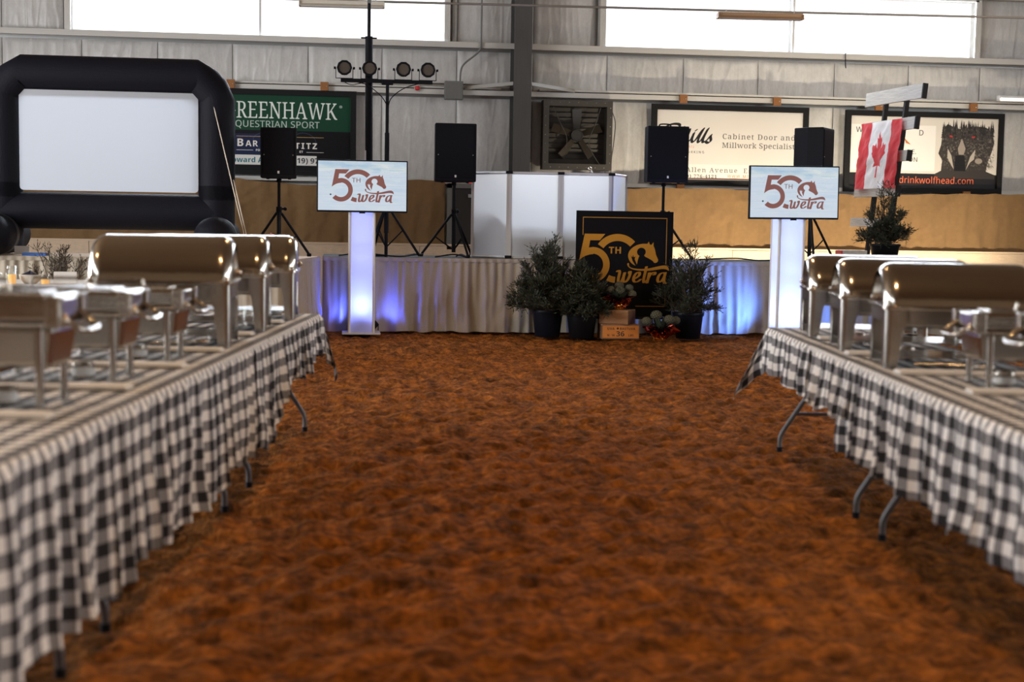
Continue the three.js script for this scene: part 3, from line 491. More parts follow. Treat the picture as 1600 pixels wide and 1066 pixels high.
// ------------------------------------------------------------------ the anniversary emblem, drawn once for screens and board
function emblem(c, S, dx, dy, col, bg, thin) {
  c.save(); c.scale(S, S); c.translate(dx, dy); c.fillStyle = col;
  c.beginPath(); [[338, 232], [572, 232], [512, 304], [402, 304], [388, 386], [432, 380], [440, 460]].forEach((p, i) => (i ? c.lineTo(...p) : c.moveTo(...p))); c.quadraticCurveTo(350, 462, 280, 528); c.closePath(); c.fill();
  const ring = (x, y, a, b, t0, t1) => { c.beginPath(); c.arc(x, y, b, t0, t1); c.arc(x, y, a, t1, t0, true); c.closePath(); c.fill(); };
  ring(432, 576, 122, 197, -1.62, 2.36);
  ring(715, 505, 196, 275, -2.53, -0.76); ring(715, 505, 206, 275, 1.66, 2.03);
  c.font = (thin ? '' : 'bold ') + '106px sans-serif'; fit(c, 'TH', 612, 766, 450);
  // horse head
  c.beginPath(); c.moveTo(925, 582); c.bezierCurveTo(860, 560, 830, 500, 838, 455); c.bezierCurveTo(850, 390, 920, 345, 1005, 335); c.lineTo(1055, 335); c.lineTo(1070, 310); c.lineTo(1084, 342); c.lineTo(1100, 348); c.lineTo(1126, 316); c.lineTo(1126, 358); c.bezierCurveTo(1150, 400, 1150, 440, 1160, 465); c.lineTo(1182, 510); c.bezierCurveTo(1188, 545, 1150, 556, 1130, 545); c.bezierCurveTo(1110, 520, 1080, 500, 1035, 482); c.lineTo(980, 520); c.closePath(); c.fill();
  c.fillStyle = bg;   // rider in silhouette
  c.beginPath(); c.ellipse(988, 428, 50, 47, 0, 0, 7); c.fill(); c.beginPath(); c.moveTo(970, 465); c.lineTo(1020, 462); c.bezierCurveTo(1030, 500, 1120, 500, 1140, 556); c.lineTo(1100, 600); c.lineTo(930, 600); c.bezierCurveTo(950, 560, 940, 520, 970, 465); c.fill();
  c.beginPath(); c.moveTo(868, 470); c.lineTo(885, 490); c.lineTo(895, 462); c.lineTo(903, 490); c.lineTo(922, 478); c.lineTo(912, 508); c.lineTo(938, 566); c.lineTo(925, 582); c.lineTo(890, 530); c.closePath(); c.fill();
  c.fillStyle = col; c.beginPath(); c.moveTo(828, 562); c.bezierCurveTo(840, 545, 856, 555, 850, 575); c.bezierCurveTo(850, 612, 930, 622, 1040, 616); c.bezierCurveTo(1130, 606, 1200, 575, 1262, 575); c.bezierCurveTo(1300, 580, 1312, 610, 1308, 636); c.bezierCurveTo(1260, 600, 1200, 622, 1130, 632); c.bezierCurveTo(1000, 650, 830, 640, 828, 562); c.fill();
  pen(c, [[[718, 650], [735, 625, 752, 640, 742, 680], [728, 740, 722, 772, 745, 772], [775, 770, 795, 700, 803, 662]], [[803, 662], [785, 720, 780, 772, 805, 770], [840, 760, 868, 690, 868, 652], [862, 640, 850, 655, 858, 672]],
    [[905, 735], [950, 715, 985, 690, 972, 660], [950, 640, 905, 690, 905, 735], [905, 780, 950, 775, 985, 735]], [[1050, 592], [1040, 660, 1015, 730, 1022, 765], [1030, 780, 1050, 765, 1065, 740]],
    [[1085, 660], [1080, 700, 1068, 740, 1062, 775], [1075, 700, 1105, 650, 1150, 655], [1160, 670, 1140, 690, 1135, 680]], [[1265, 665], [1235, 640, 1185, 680, 1182, 735], [1185, 790, 1235, 765, 1262, 690], [1262, 690, 1268, 668, 1270, 655], [1250, 730, 1250, 780, 1275, 778]]], 25, col, -0.15);
  c.restore();
}
const tvTex = canvasTex(1024, 576, (c, w, h) => {
  c.fillStyle = '#d3e0ee'; c.fillRect(0, 0, w, h); const k = mulberry(21);
  for (let i = 0; i < 260; i++) { c.globalAlpha = 0.05 + 0.06 * k(); c.fillStyle = ['#a9c8e4', '#f6f7f2', '#8fb6da', '#eef0e2', '#c4d9ea'][Math.floor(k() * 5)]; const y = k() < 0.5 ? k() * 120 : k() * h; if (y < 125) c.globalAlpha *= 2; c.beginPath(); c.ellipse(k() * w, y, 40 + k() * 160, 8 + k() * 28, 0, 0, 7); c.fill(); }
  c.globalAlpha = 0.35; c.fillStyle = '#7ea3c4'; for (const y of [76, 180, 286, 392, 505]) c.fillRect(0, y, w, 2);
  c.globalAlpha = 0.3; c.fillStyle = '#5d6f80'; for (let i = 0; i < 160; i++) { const y = 110 + k() * 80, x = k() < 0.5 ? 40 + k() * 130 : 760 + k() * 230; c.fillRect(x, y, 2, 2 + k() * 3); }
  c.globalAlpha = 1; emblem(c, 1024 / 1465, -55, -95, '#86534d', '#d6e2ee', true);
  c.fillStyle = '#28525a'; c.beginPath(); c.arc((262 - 55) * 0.699, (655 - 95) * 0.699, 10, 0, 7); c.fill();
});
function totem(side, x, z, tvw, lampColor, lampPower, tilt) {
  const col = thing('light_column', 'white fabric light column glowing blue under the ' + side + ' television', 'light column', [x, 0, z]);
  const W = 0.3, H = 1.62;
  part('base_plate', rbox(0.46, 0.02, 0.4, 0.004, 0, 0.01, 0), M.alu, col);
  part('fabric_cover', [grid(1, 20, (u, v) => [(u - 0.5) * W, 0.02 + v * H, W / 2]), grid(1, 20, (u, v) => [(u - 0.5) * W, 0.02 + v * H, -W / 2]), grid(1, 20, (u, v) => [W / 2, 0.02 + v * H, (0.5 - u) * W]), grid(1, 20, (u, v) => [-W / 2, 0.02 + v * H, (u - 0.5) * W])], M.cover, col);
  for (const a of [-1, 1]) for (const b of [-1, 1]) part('corner_tube', bar([a * (W / 2 - 0.004), 0.02, b * (W / 2 - 0.004)], [a * (W / 2 - 0.004), 0.02 + H, b * (W / 2 - 0.004)], 0.017), M.white, col);
  part('top_plate', rbox(W, 0.015, W, 0.003, 0, 0.02 + H, 0), M.alu, col);
  const lamp = part('led_lamp', [lathe([[0.001, 0.30], [0.06, 0.29], [0.095, 0.25], [0.1, 0.2]], 20)], std({ color: lin(0.8, 0.85, 0.9), emissive: lampColor, emissiveIntensity: 2.5 }), col);
  part('lamp_body', cyl(0.1, 0.17, 0, 0.11, 0), M.black, col);
  const l = new THREE.PointLight(lampColor, lampPower); l.name = 'column_lamp'; l.position.set(0, 0.36, 0); l.shadow.radius = 2; col.add(l);
  for (let k = 0; k < 4; k++) {   // unseen small lamps up inside, spaced to even out the column glow
    const y = 0.62 + k * 0.29, q = new THREE.PointLight(lampColor, lampPower * 0.2); q.name = 'unseen_column_light'; q.position.set(0, y, 0); q.shadow.radius = 3; col.add(q);
    part('unseen_led', new THREE.SphereGeometry(0.018, 10, 8).translate(0, y, 0), std({ color: lin(0.8, 0.85, 0.9), emissive: lampColor, emissiveIntensity: 1.5 }), col);
  }
  const tv = thing('television', side === 'left' ? 'flat television showing the brown emblem left of the white booth' : 'flat television showing the brown emblem below the sideways loudspeaker', 'television', [x, 1.47, z + W / 2 + 0.03]);
  const h = tvw * 0.575; tv.rotation.z = tilt;
  part('case', rbox(tvw, h, 0.045, 0.008, 0, h / 2, 0), M.black, tv);
  part('display', new THREE.PlaneGeometry(tvw - 0.03, h - 0.036).translate(0, h / 2 + 0.003, 0.0235), std({ color: lin(0.02, 0.02, 0.02), roughness: 0.35, emissive: lin(1, 1, 1), emissiveMap: tvTex, emissiveIntensity: 0.86 }), tv);
  part('bezel_logo', box(0.07, 0.014, 0.02, 0, -0.006, 0.012), M.black, tv);
  part('wall_mount', box(0.28, 0.24, 0.03, 0, h * 0.4, -0.03), M.black, tv);
  return col;
}
totem('left', 0.275, -17.38, 1.08, lin(0.21, 0.27, 1.0), 0.44, 0.0);
totem('right', 5.27, -16.35, 1.08, lin(0.30, 0.40, 1.0), 0.6, 0.009);
// unseen blue uplights behind the columns, placed to wash the stage skirt
function uplight(label, x, z, tx, tz, power, color) {
  const u = thing('unseen_floor_uplight', label, 'lamp', [x, 0, z]);
  const dir = V(tx - x, 0.55, tz - z).normalize(), q = new THREE.Quaternion().setFromUnitVectors(V(0, 0, 1), dir);
  part('can', lathe([[0, -0.06], [0.045, -0.06], [0.06, -0.02], [0.062, 0.05]], 14).rotateX(Math.PI / 2).applyQuaternion(q).translate(0, 0.09, 0), M.black, u);
  part('lens', new THREE.CircleGeometry(0.055, 16).translate(0, 0, 0.03).applyQuaternion(q).translate(0, 0.09, 0), std({ color: lin(0.3, 0.3, 0.4), emissive: color, emissiveIntensity: 1.5, side: THREE.DoubleSide }), u);
  part('yoke', [bar([-0.07, 0, 0], [-0.07, 0.09, 0], 0.006), bar([0.07, 0, 0], [0.07, 0.09, 0], 0.006), bar([-0.07, 0.006, 0], [0.07, 0.006, 0], 0.006)], M.black, u);
  const l = new THREE.SpotLight(color, power, 0, 0.85, 0.7); l.name = 'unseen_uplight_lamp'; l.position.set(dir.x * 0.07, 0.09 + dir.y * 0.07, dir.z * 0.07); l.shadow.radius = 2; l.target.position.set(tx - x, 0.5, tz - z); u.add(l, l.target);
}
const BLUE = lin(0.07, 0.11, 1.0), AZURE = lin(0.08, 0.22, 1.0);
uplight('unseen small black uplight behind the left light column aimed left', 0.22, -17.62, -0.3, -17.8, 2.6, BLUE);
uplight('unseen small black uplight behind the left light column aimed right', 0.42, -17.62, 0.95, -17.82, 2.6, BLUE);
uplight('unseen small black uplight behind the right light column aimed left', 5.47, -17.25, 4.75, -17.82, 13, AZURE);
uplight('unseen small black uplight behind the right light column aimed right', 5.66, -17.25, 6.2, -17.82, 9, AZURE);

// unseen amber washers behind the stage, placed to brighten the right burlap from below
[[5.2, 'right of the booth'], [7.2, 'behind the right television'], [9.3, 'beyond the flag']].forEach(([x, where]) => {
  const u = thing('unseen_wall_washer', 'unseen amber wall washer on the ground behind the stage ' + where, 'lamp', [x, 0, -19.55], 0, 'unseen amber wall washers behind the stage');
  part('housing', box(0.34, 0.12, 0.12, 0, 0.11, 0, 0.6), M.black, u); part('foot', rbox(0.3, 0.02, 0.16, 0.004, 0, 0.01, 0), M.black, u);
  part('lens', box(0.31, 0.09, 0.006, 0, 0.147, -0.052, 0.6), std({ color: lin(0.9, 0.8, 0.6), emissive: lin(1, 0.8, 0.5), emissiveIntensity: 2 }), u);
  const l = new THREE.SpotLight(lin(1, 0.86, 0.63), 36, 0, 0.85, 0.9); l.name = 'unseen_washer_light'; l.position.set(0, 0.17, -0.075); l.shadow.radius = 5; l.target.position.set(0, 1.22, -2.2); u.add(l, l.target);
});

// ------------------------------------------------------------------ white booth with its table
{
  const pl = [[1.71, -18.5], [2.14, -18.02], [2.80, -18.0], [3.46, -18.02], [3.77, -18.6]], H = 1.1;
  const f = thing('booth_facade', 'white folding booth facade of four translucent panels on the stage', 'facade', [2.8, SH, -18]);
  for (let i = 0; i < 4; i++) {
    const [a, b] = pl[i], [c, d] = pl[i + 1], A = [a - 2.8, b + 18], B = [c - 2.8, d + 18], L = Math.hypot(c - a, d - b), ux = (c - a) / L, uz = (d - b) / L, e = 0.018;
    const P = (t, y) => [A[0] + ux * t, y, A[1] + uz * t];
    part('scrim_panel', grid(6, 6, (u, v) => P(e + u * (L - 2 * e), 0.02 + v * (H - 0.04))), M.scrim, f);
    for (const t of [e, L - e]) part('upright', beam(P(t, 0), P(t, H), 0.034, 0.03), M.alu, f);
    for (const y of [0.015, H - 0.012]) part('rail', beam(P(0, y), P(L, y), 0.026, 0.028), M.alu, f);
    if (i) for (const y of [0.02, H - 0.01]) part('hinge', rbox(0.085, 0.035, 0.05, 0.006, A[0], y, A[1] + 0.008), M.black, f);
  }
  const t = thing('unseen_booth_table', 'unseen black clothed table behind the white booth panels, shading them', 'table', [2.75, SH, -18.65]);  // unseen table, placed to shade the lower booth panels from behind
  part('table_top', rbox(1.5, 0.03, 0.55, 0.005, 0, 0.56, 0), M.black, t);
  part('table_cloth', grid(60, 4, (u, v) => { const p = u * 4.1, w = 1.5, d = 0.55, q = p < w ? [p - w / 2, d / 2] : p < w + d ? [w / 2, d / 2 - (p - w)] : p < 2 * w + d ? [w / 2 - (p - w - d), -d / 2] : [-w / 2, -d / 2 + (p - 2 * w - d)]; const k = 1 + 0.03 * Math.sin(u * 90) * (1 - v); return [q[0] * k, 0.02 + v * 0.555, q[1] * k]; }), M.blackCloth, t);
  part('leg', [-1, 1].map((e) => [bar([e * 0.65, 0, 0.2], [e * 0.65, 0.55, 0.2], 0.015), bar([e * 0.65, 0, -0.2], [e * 0.65, 0.55, -0.2], 0.015)]), M.legMetal, t);
  const mx = thing('unseen_mixing_desk', 'unseen mixing desk with a sloped face behind the white booth', 'mixing desk', [2.45, SH + 0.585, -18.6]);  // unseen desk, helps shade the panels from behind
  part('body', box(0.6, 0.1, 0.4, 0, 0.1, 0, 0.2), M.black, mx); for (let i = 0; i < 8; i++) part('knob', cyl(0.012, 0.03, -0.24 + i * 0.07, 0.155, 0.05, 8), M.alu, mx);
  const mic = thing('microphone', 'silver ball microphone showing above the white booth', 'microphone', [3.3, SH + 0.575, -18.62]);
  part('stand_base', cyl(0.07, 0.015, 0, 0.008, 0), M.black, mic); part('stem', bar([0, 0, 0], [0, 0.5, 0], 0.007), M.black, mic); part('handle', bar([0.05, 0.46, 0.02], [-0.02, 0.58, 0.04], 0.012, 0.018), M.galv, mic); part('ball_grille', new THREE.SphereGeometry(0.028, 14, 10).translate(-0.028, 0.6, 0.043), M.steel, mic);
}
// cables lying on the stage
for (const [label, pts] of [['black cable looped at the foot of the lamp stand', [[0.0, -17.95], [0.3, -18.05], [0.75, -17.85], [1.0, -18.2], [0.85, -18.3], [1.05, -17.9]]], ['black cable running to the tripod left of the booth', [[1.2, -17.85], [1.45, -18.0], [1.6, -17.9], [1.55, -18.1], [1.5, -18.3]]], ['black cable on the stage right of the gold lettered board', [[4.7, -18.3], [5.1, -18.0], [5.5, -18.2], [5.9, -17.95], [6.1, -18.4]]]])
  single('stage_cable', tube(pts.map(([x, z], i) => [x, SH + 0.012 + (i % 2 ? 0.03 : 0), z]), 0.009, 60, 6), M.black, label, 'cable');

// ------------------------------------------------------------------ potted greenery
function shrubGeo(seed, h, w, stems, leaves, bare) {
  const k = mulberry(seed), pos = [], nor = [], col = [], leaf = (p, d, len, wid, tone) => {
    const s = V(k() - 0.5, k() - 0.5, k() - 0.5).cross(d).normalize().multiplyScalar(wid), e = p.clone().addScaledVector(d, len), m = p.clone().addScaledVector(d, len * 0.45), n = s.clone().cross(d).normalize();
    for (const q of [p, m.clone().add(s), e, p, e, m.clone().sub(s)]) { pos.push(q.x, q.y, q.z); nor.push(n.x, n.y, n.z); col.push(...tone); }
  };
  const wood = [];
  for (let i = 0; i < stems; i++) {
    const a = k() * 6.283, t = Math.pow(k(), 0.6), hh = h * (bare ? 0.4 + 0.6 * k() : (1.0 - 0.28 * t - 0.58 * t * t) * (0.4 + 0.7 * k())), rx = w * t * (0.8 + 0.3 * k());
    const A = V(Math.cos(a) * 0.06 * k(), 0, Math.sin(a) * 0.06 * k()), B = V(Math.cos(a) * rx * 0.6, Math.max(hh * 0.75, 0.12 * h + (1 - t) * 0.1), Math.sin(a) * rx * 0.6), C = V(Math.cos(a) * rx, hh, Math.sin(a) * rx);
    const c = new THREE.QuadraticBezierCurve3(A, B, C); wood.push(new THREE.TubeGeometry(c, 6, 0.004, 4));
    for (let j = 0; j < leaves; j++) {
      const f = lerp(bare ? 0.45 : 0.12, 1, Math.sqrt(k())), p = c.getPoint(f), tan = c.getTangent(f), out = V(k() - 0.5, k() * 0.6 - 0.15, k() - 0.5).normalize().multiplyScalar(0.8).addScaledVector(tan, 0.7).normalize();
      const L = 0.05 + 0.08 * k(), g = 0.6 + 0.7 * k(), tone = bare ? [0.06 * g, 0.045 * g, 0.028 * g] : [0.023 * g, 0.028 * g, 0.013 * g];
      const q = p.clone().addScaledVector(out, 0.02 + 0.05 * k());
      leaf(p, out, L, 0.004, tone);
      for (let b = 0; b < 3; b++) { const o2 = out.clone().add(V(k() - 0.5, k() - 0.4, k() - 0.5).multiplyScalar(1.1)).normalize(); leaf(p.clone().addScaledVector(out, L * (0.3 + 0.25 * b)), o2, 0.02 + 0.03 * k(), 0.0055, tone); }
    }
  }
  const g = new THREE.BufferGeometry(); g.setAttribute('position', new THREE.Float32BufferAttribute(pos, 3)); g.setAttribute('normal', new THREE.Float32BufferAttribute(nor, 3)); g.setAttribute('color', new THREE.Float32BufferAttribute(col, 3));
  return [g, join(wood)];
}
function shrub(label, pos, potR, potH, h, w, seed, potMat, o = {}) {
  const s = thing('potted_shrub', label, 'shrub', pos), [g, wd] = shrubGeo(seed, h, w, o.stems ?? 60, o.leaves ?? 42, o.bare);
  part('pot', lathe([[0, 0], [potR * 0.8, 0], [potR * 0.97, potH * 0.86], [potR * 1.04, potH * 0.87], [potR * 1.05, potH], [potR * 0.97, potH], [potR * 0.95, potH * 0.9]], 28), potMat, s);
  part('soil', cyl(potR * 0.95, 0.02, 0, potH * 0.88, 0), M.soil, s);
  const f = part('foliage', g.translate(0, potH * 0.8, 0), M.leaf, s); f.userData.kind = 'stuff';
  part('stems', wd.translate(0, potH * 0.8, 0), M.bark, s);
  return s;
}
shrub('bushy cedar in a dark blue pot at the left end of the plant group', [2.53, 0, -17.12], 0.19, 0.33, 0.96, 0.5, 31, M.potBlue, { stems: 130, leaves: 44 });
shrub('dark cedar in a black pot between the blue pot and the crates', [2.93, 0, -16.98], 0.185, 0.30, 0.66, 0.38, 32, M.potBlack, { stems: 110 });
shrub('airy cedar in a blue lit pot right of the gold lettered board', [4.25, 0, -16.98], 0.185, 0.32, 1.0, 0.42, 33, M.potBlue, { stems: 84, leaves: 30 });
shrub('cedar in a black pot on the stage below the flag', [7.36, SH, -18.6], 0.2, 0.25, 0.84, 0.38, 34, M.potBlack, { stems: 64, leaves: 34 });
shrub('bare twiggy shrub in front of the stage skirt beyond the left chafing dishes', [-3.0, 0, -15.95], 0.2, 0.34, 0.74, 0.34, 35, M.potBlack, { stems: 34, leaves: 16, bare: true });
{ // gold lettered board
  const tex = canvasTex(1024, 1092, (c, w, h) => {
    c.fillStyle = '#0b0b10'; c.fillRect(0, 0, w, h); const g = '#b07c2c';
    c.strokeStyle = '#a67a38'; c.lineWidth = 8; c.beginPath(); c.moveTo(68, 250); c.lineTo(68, 66); c.lineTo(956, 66); c.lineTo(956, 545); c.stroke(); c.beginPath(); c.moveTo(956, 800); c.lineTo(956, 985); c.lineTo(640, 985); c.stroke(); c.beginPath(); c.moveTo(350, 985); c.lineTo(230, 985); c.stroke();
    emblem(c, 0.93, -245, 22, g, '#0b0b10', false);
  });
  const b = thing('emblem_board', 'square black board with gold anniversary emblem behind the plants', 'board', [3.5, 0, -17.3]), w = 1.215, h = 1.3;
  const y = 0.24;
  part('panel', rbox(w, h, 0.03, 0.004, 0, y + h / 2, 0), M.black, b);
  part('printed_face', new THREE.PlaneGeometry(w - 0.006, h - 0.006).translate(0, y + h / 2, 0.0165), matt({ map: tex, roughness: 0.6 }), b);
  for (const e of [-1, 1]) part('leg', beam([e * 0.45, 0, -0.1], [e * 0.45, 1.1, -0.03], 0.04, 0.03), M.darkWood, b);
  part('ledge', rbox(1.0, 0.03, 0.09, 0.004, 0, y - 0.015, 0.0), M.darkWood, b);
}
{ // two fruit crates, the upper one askew
  const crateTex = canvasTex(512, 192, (c, w, h) => { c.fillStyle = '#b9702a'; c.fillRect(0, 0, w, h); const k = mulberry(3); for (let i = 0; i < 90; i++) { c.globalAlpha = 0.12; c.fillStyle = k() < 0.5 ? '#8a5220' : '#dca05a'; c.fillRect(k() * w, k() * h, 60 + k() * 160, 1 + k() * 3); } c.globalAlpha = 1; c.fillStyle = '#241812'; c.font = 'bold 50px sans-serif'; spaced(c, 'UVA', 62, 62, 3); c.beginPath(); c.arc(212, 40, 16, 0, 7); c.fill(); spaced(c, 'BASTUVA', 240, 62, 1); c.font = 'bold 110px sans-serif'; c.fillText('36', 190, 165); c.font = 'bold 44px sans-serif'; c.fillText('N · W', 62, 165); c.fillText('LBS', 365, 165); });
  const mk = (label, pos, turn, w, h, d, face) => {
    const s = thing('wooden_crate', label, 'crate', pos, turn), t = 0.012;
    part('front_board', span(-w / 2, w / 2, 0.012, h, d / 2 - t, d / 2), M.crate, s);
    if (face) part('printed_face', new THREE.PlaneGeometry(w - 0.01, h - 0.02).translate(0, h / 2 + 0.006, d / 2 + 0.0015), std({ map: crateTex, roughness: 0.75 }), s);
    else part('front_slat', span(-w / 2, w / 2, h * 0.52, h, d / 2, d / 2 + 0.006), M.crate, s);
    part('back_board', span(-w / 2, w / 2, 0.012, h, -d / 2, -d / 2 + t), M.crateDark, s);
    for (const e of [-1, 1]) part('side_board', span(e > 0 ? w / 2 - t : -w / 2, e > 0 ? w / 2 : -w / 2 + t, 0.012, h, -d / 2 + t, d / 2 - t), M.crateDark, s);
    for (let i = 0; i < 3; i++) part('bottom_slat', span(-w / 2, w / 2, 0, 0.012, -d / 2 + i * d / 3 + 0.005, -d / 2 + (i + 1) * d / 3 - 0.005), M.crateDark, s);
    for (let i = 0; i < 3; i++) part('top_slat', span(-w / 2, w / 2, h, h + 0.01, -d / 2 + i * d / 3 + 0.004, -d / 2 + (i + 1) * d / 3 - 0.004), M.crate, s);
    return s;
  };
  mk('lower wooden fruit crate with black stencilled number', [3.37, 0, -16.92], 0, 0.45, 0.165, 0.32, true);
  mk('upper wooden fruit crate set askew on the stencilled one', [3.36, 0.175, -16.94], -0.5, 0.36, 0.165, 0.3, false);
}
function foilFlowers(label, pos, seed, heads) {
  const s = thing('foil_wrapped_flowers', label, 'flowers', pos), k = mulberry(seed), crumple = (r0, r1, h, n, amp, mat, name) => part(name, (() => { const g = grid(44, 10, (u, v) => { const a = u * 6.2832, r = lerp(r0, r1, v) * (1 + amp * v * n2(Math.cos(a) * n + seed, Math.sin(a) * n + v * 3)); return [Math.cos(a) * r, v * h * (1 + 0.35 * amp * n2(Math.cos(a) * 3 + 5, Math.sin(a) * 3 + seed)), Math.sin(a) * r]; }).toNonIndexed(); g.computeVertexNormals(); return g; })(), mat, s);
  crumple(0.068, 0.11, 0.12, 5, 0.6, M.foil, 'foil_wrap'); crumple(0.06, 0.15, 0.15, 4, 0.9, M.foilRed, 'cellophane_wrap');
  part('pot', cyl(0.06, 0.1, 0, 0.05, 0, 18, 0.068), M.potBlack, s);
  const lf = []; for (let i = 0; i < 44; i++) { const a = k() * 6.28, e = 0.35 + k() * 0.8, L = 0.12 + 0.07 * k(); lf.push(grid(3, 4, (u, v) => [(u - 0.5) * 0.06 * Math.sin(Math.PI * (0.12 + 0.88 * v)), v * L, 0.02 * Math.sin(v * 3)]).rotateX(e).rotateY(a).translate(0, 0.1 + 0.06 * k(), 0)); }
  part('leaves', lf, std({ color: lin(0.022, 0.036, 0.018), roughness: 0.7, side: THREE.DoubleSide }), s);
  for (const [x, y, z, r] of heads) { const ps = []; for (let i = 0; i < 70; i++) { const a = i * 2.39996, c = 1 - 2 * (i + 0.5) / 70, q = Math.sqrt(1 - c * c), d = V(Math.cos(a) * q, c, Math.sin(a) * q); ps.push(new THREE.OctahedronGeometry(0.011, 0).scale(1, 0.35, 1).applyQuaternion(new THREE.Quaternion().setFromUnitVectors(V(0, 1, 0), d)).translate(x + d.x * r, y + d.y * r * 0.85, z + d.z * r)); } const h = part('flower_head', ps, std({ color: lin(0.095, 0.092, 0.058), roughness: 0.85 }), s); part('flower_core', new THREE.IcosahedronGeometry(r * 0.9, 2).scale(1, 0.85, 1).translate(x, y, z), std({ color: lin(0.06, 0.06, 0.035), roughness: 0.9 }), h); }
  return s;
}
foilFlowers('hydrangea in gold and red foil standing on the crates', [3.37, 0.352, -16.9], 41, [[0.0, 0.23, 0.05, 0.058], [0.0, 0.29, -0.02, 0.055], [-0.1, 0.24, 0.0, 0.045], [0.12, 0.26, 0.0, 0.05], [0.15, 0.19, 0.04, 0.05]]);
foilFlowers('hydrangea in gold foil standing on the dirt beside the crates', [3.84, 0, -16.68], 42, [[-0.06, 0.3, 0.02, 0.068], [0.09, 0.25, 0.05, 0.066], [0.18, 0.24, 0.0, 0.056], [-0.18, 0.23, 0.02, 0.056]]);

// ------------------------------------------------------------------ plank rack with the flag
{
  // it stands square to the wall, behind the stage, leaning: its foot is set to the left
  const o = [7.6, 0, -19.5], s = thing('plank_rack', 'leaning rack of grey planks on two dark posts behind the stage', 'rack', o);
  const at = (y, z) => [7.66 + 0.094 * (y - 2.45) + 0.085 * (z + 19.5) - o[0], y - o[1], z - o[2]];
  for (const [y, z0, z1, h] of [[3.24, -20.3, -18.6, 0.2], [2.82, -20.3, -18.7, 0.17], [2.38, -20.3, -18.8, 0.15], [1.90, -20.3, -19.0, 0.15], [1.46, -20.3, -19.3, 0.13]]) {
    const L = z1 - z0, m = part('plank', rbox(0.03, h, L, 0.004), M.greyWood, s); m.position.set(...at(y, (z0 + z1) / 2)); m.rotation.set(0, 0.085, -0.094, 'YXZ');
    part('plank_end', rbox(0.07, h * 1.02, 0.03, 0.003, 0.02, 0, L / 2 + 0.015), M.darkWood, m);
  }
  for (const z of [-19.75, -19.13]) { const p = at(0, z), q = at(3.2, z); part('post', beam([p[0] + 0.05, p[1], p[2]], [q[0] + 0.05, q[1], q[2]], 0.06, 0.06), M.darkWood, s); }
  // flag
  const flagTex = canvasTex(512, 256, (c, w, h) => {
    c.fillStyle = '#ece9ea'; c.fillRect(0, 0, w, h); c.fillStyle = '#d8323a'; c.fillRect(0, 0, w / 4, h); c.fillRect(w * 3 / 4, 0, w / 4, h);
    const half = [[0, -95], [14, -66], [30, -72], [22, -28], [46, -52], [52, -40], [80, -45], [72, -18], [84, -10], [44, 24], [50, 42], [6, 36], [8, 82]];
    c.translate(w / 2, h / 2 + 4); c.beginPath(); half.forEach(([x, y], i) => (i ? c.lineTo(x, y) : c.moveTo(x, y))); half.slice().reverse().forEach(([x, y]) => c.lineTo(-x, y)); c.closePath(); c.fill();
  });
  const g = grid(44, 44, (u, v) => { const z = lerp(-20.2, -18.95, u), y = lerp(1.94, 2.89, v), p = at(y, z), fold = 0.012 * n2(u * 4, v * 3.2) + 0.008 * Math.abs(n2(u * 6, v * 6)) + 0.012 * Math.sin(u * 9 + v * 2) * (1 - v); return [p[0] + o[0] - 0.06 - fold, y, z + 0.02 * n2(v * 4, u * 2)]; });
  const fl = single('flag', g, new THREE.MeshPhysicalMaterial({ map: flagTex, roughness: 1, transmission: 0.35, thickness: 0, side: THREE.DoubleSide }), 'red and white maple leaf flag hung over the plank rack', 'flag');
}
{ // small things on the stage and ledge
  const can = thing('drink_can', 'small red drink can with silver top on the ledge', 'can', [-1.0, 1.03, ZB + 0.43]);
  part('body', lathe([[0, 0], [0.028, 0], [0.034, 0.01], [0.034, 0.11], [0.027, 0.122]], 18), M.red, can); part('top', cyl(0.028, 0.006, 0, 0.123, 0), M.steel, can);
  const pb = thing('paper_box', 'pale box with a red edge on the stage left of the flag shrub', 'box', [6.86, SH, -18.5]);
  part('carton', rbox(0.34, 0.16, 0.24, 0.006, 0, 0.08, 0), M.greyWood, pb); part('red_edge', rbox(0.02, 0.15, 0.24, 0.004, -0.18, 0.08, 0), M.red, pb);
  const bl = thing('folder_stack', 'pale paper and blue folder lying on the stage edge beside the inflatable foot', 'folder', [-3.5, SH, -16.62]);
  part('folder', rbox(0.26, 0.03, 0.2, 0.004, 0.1, 0.015, 0), M.blue, bl); part('paper', rbox(0.16, 0.09, 0.02, 0.003, -0.06, 0.06, -0.05), M.linen, bl);
}

// ------------------------------------------------------------------ buffet tables
const TH = 0.745, LEFT = -1.30, RIGHT = 1.62, TW = 0.76;
function buffetTable(label, xc, zc) {
  const t = thing('folding_table', label, 'table', row(xc, 0, zc), YAW), L = 2.42;
  part('table_top', rbox(TW, 0.045, L, 0.012, 0, TH - 0.0225, 0), M.linen, t);
  for (const e of [-1, 1]) {
    const z = e * 0.99;
    for (const q of [-1, 1]) { const leg = part('leg', tube([[q * 0.05, TH - 0.05, z], [q * 0.06, 0.56, z], [q * 0.12, 0.42, z], [q * 0.3, 0.14, z], [q * 0.325, 0.085, z], [q * 0.327, 0.0, z]], 0.0145, 48, 10, 0.35), M.legMetal, t); part('foot_cap', cyl(0.018, 0.03, q * 0.327, 0.012, z, 12), M.black, leg); }
    part('crossbar', bar([-0.23, 0.235, z], [0.23, 0.235, z], 0.011), M.legMetal, t);
    part('leg_brace', bar([0, 0.45, z], [0, TH - 0.05, z - e * 0.45], 0.01), M.legMetal, t);
  }
  return t;
}
const LX = LEFT - TW / 2, RX = RIGHT + TW / 2;
buffetTable('folding buffet table farthest along the left row', LX, -8.28);
buffetTable('folding buffet table in the middle of the left row', LX, -5.68);
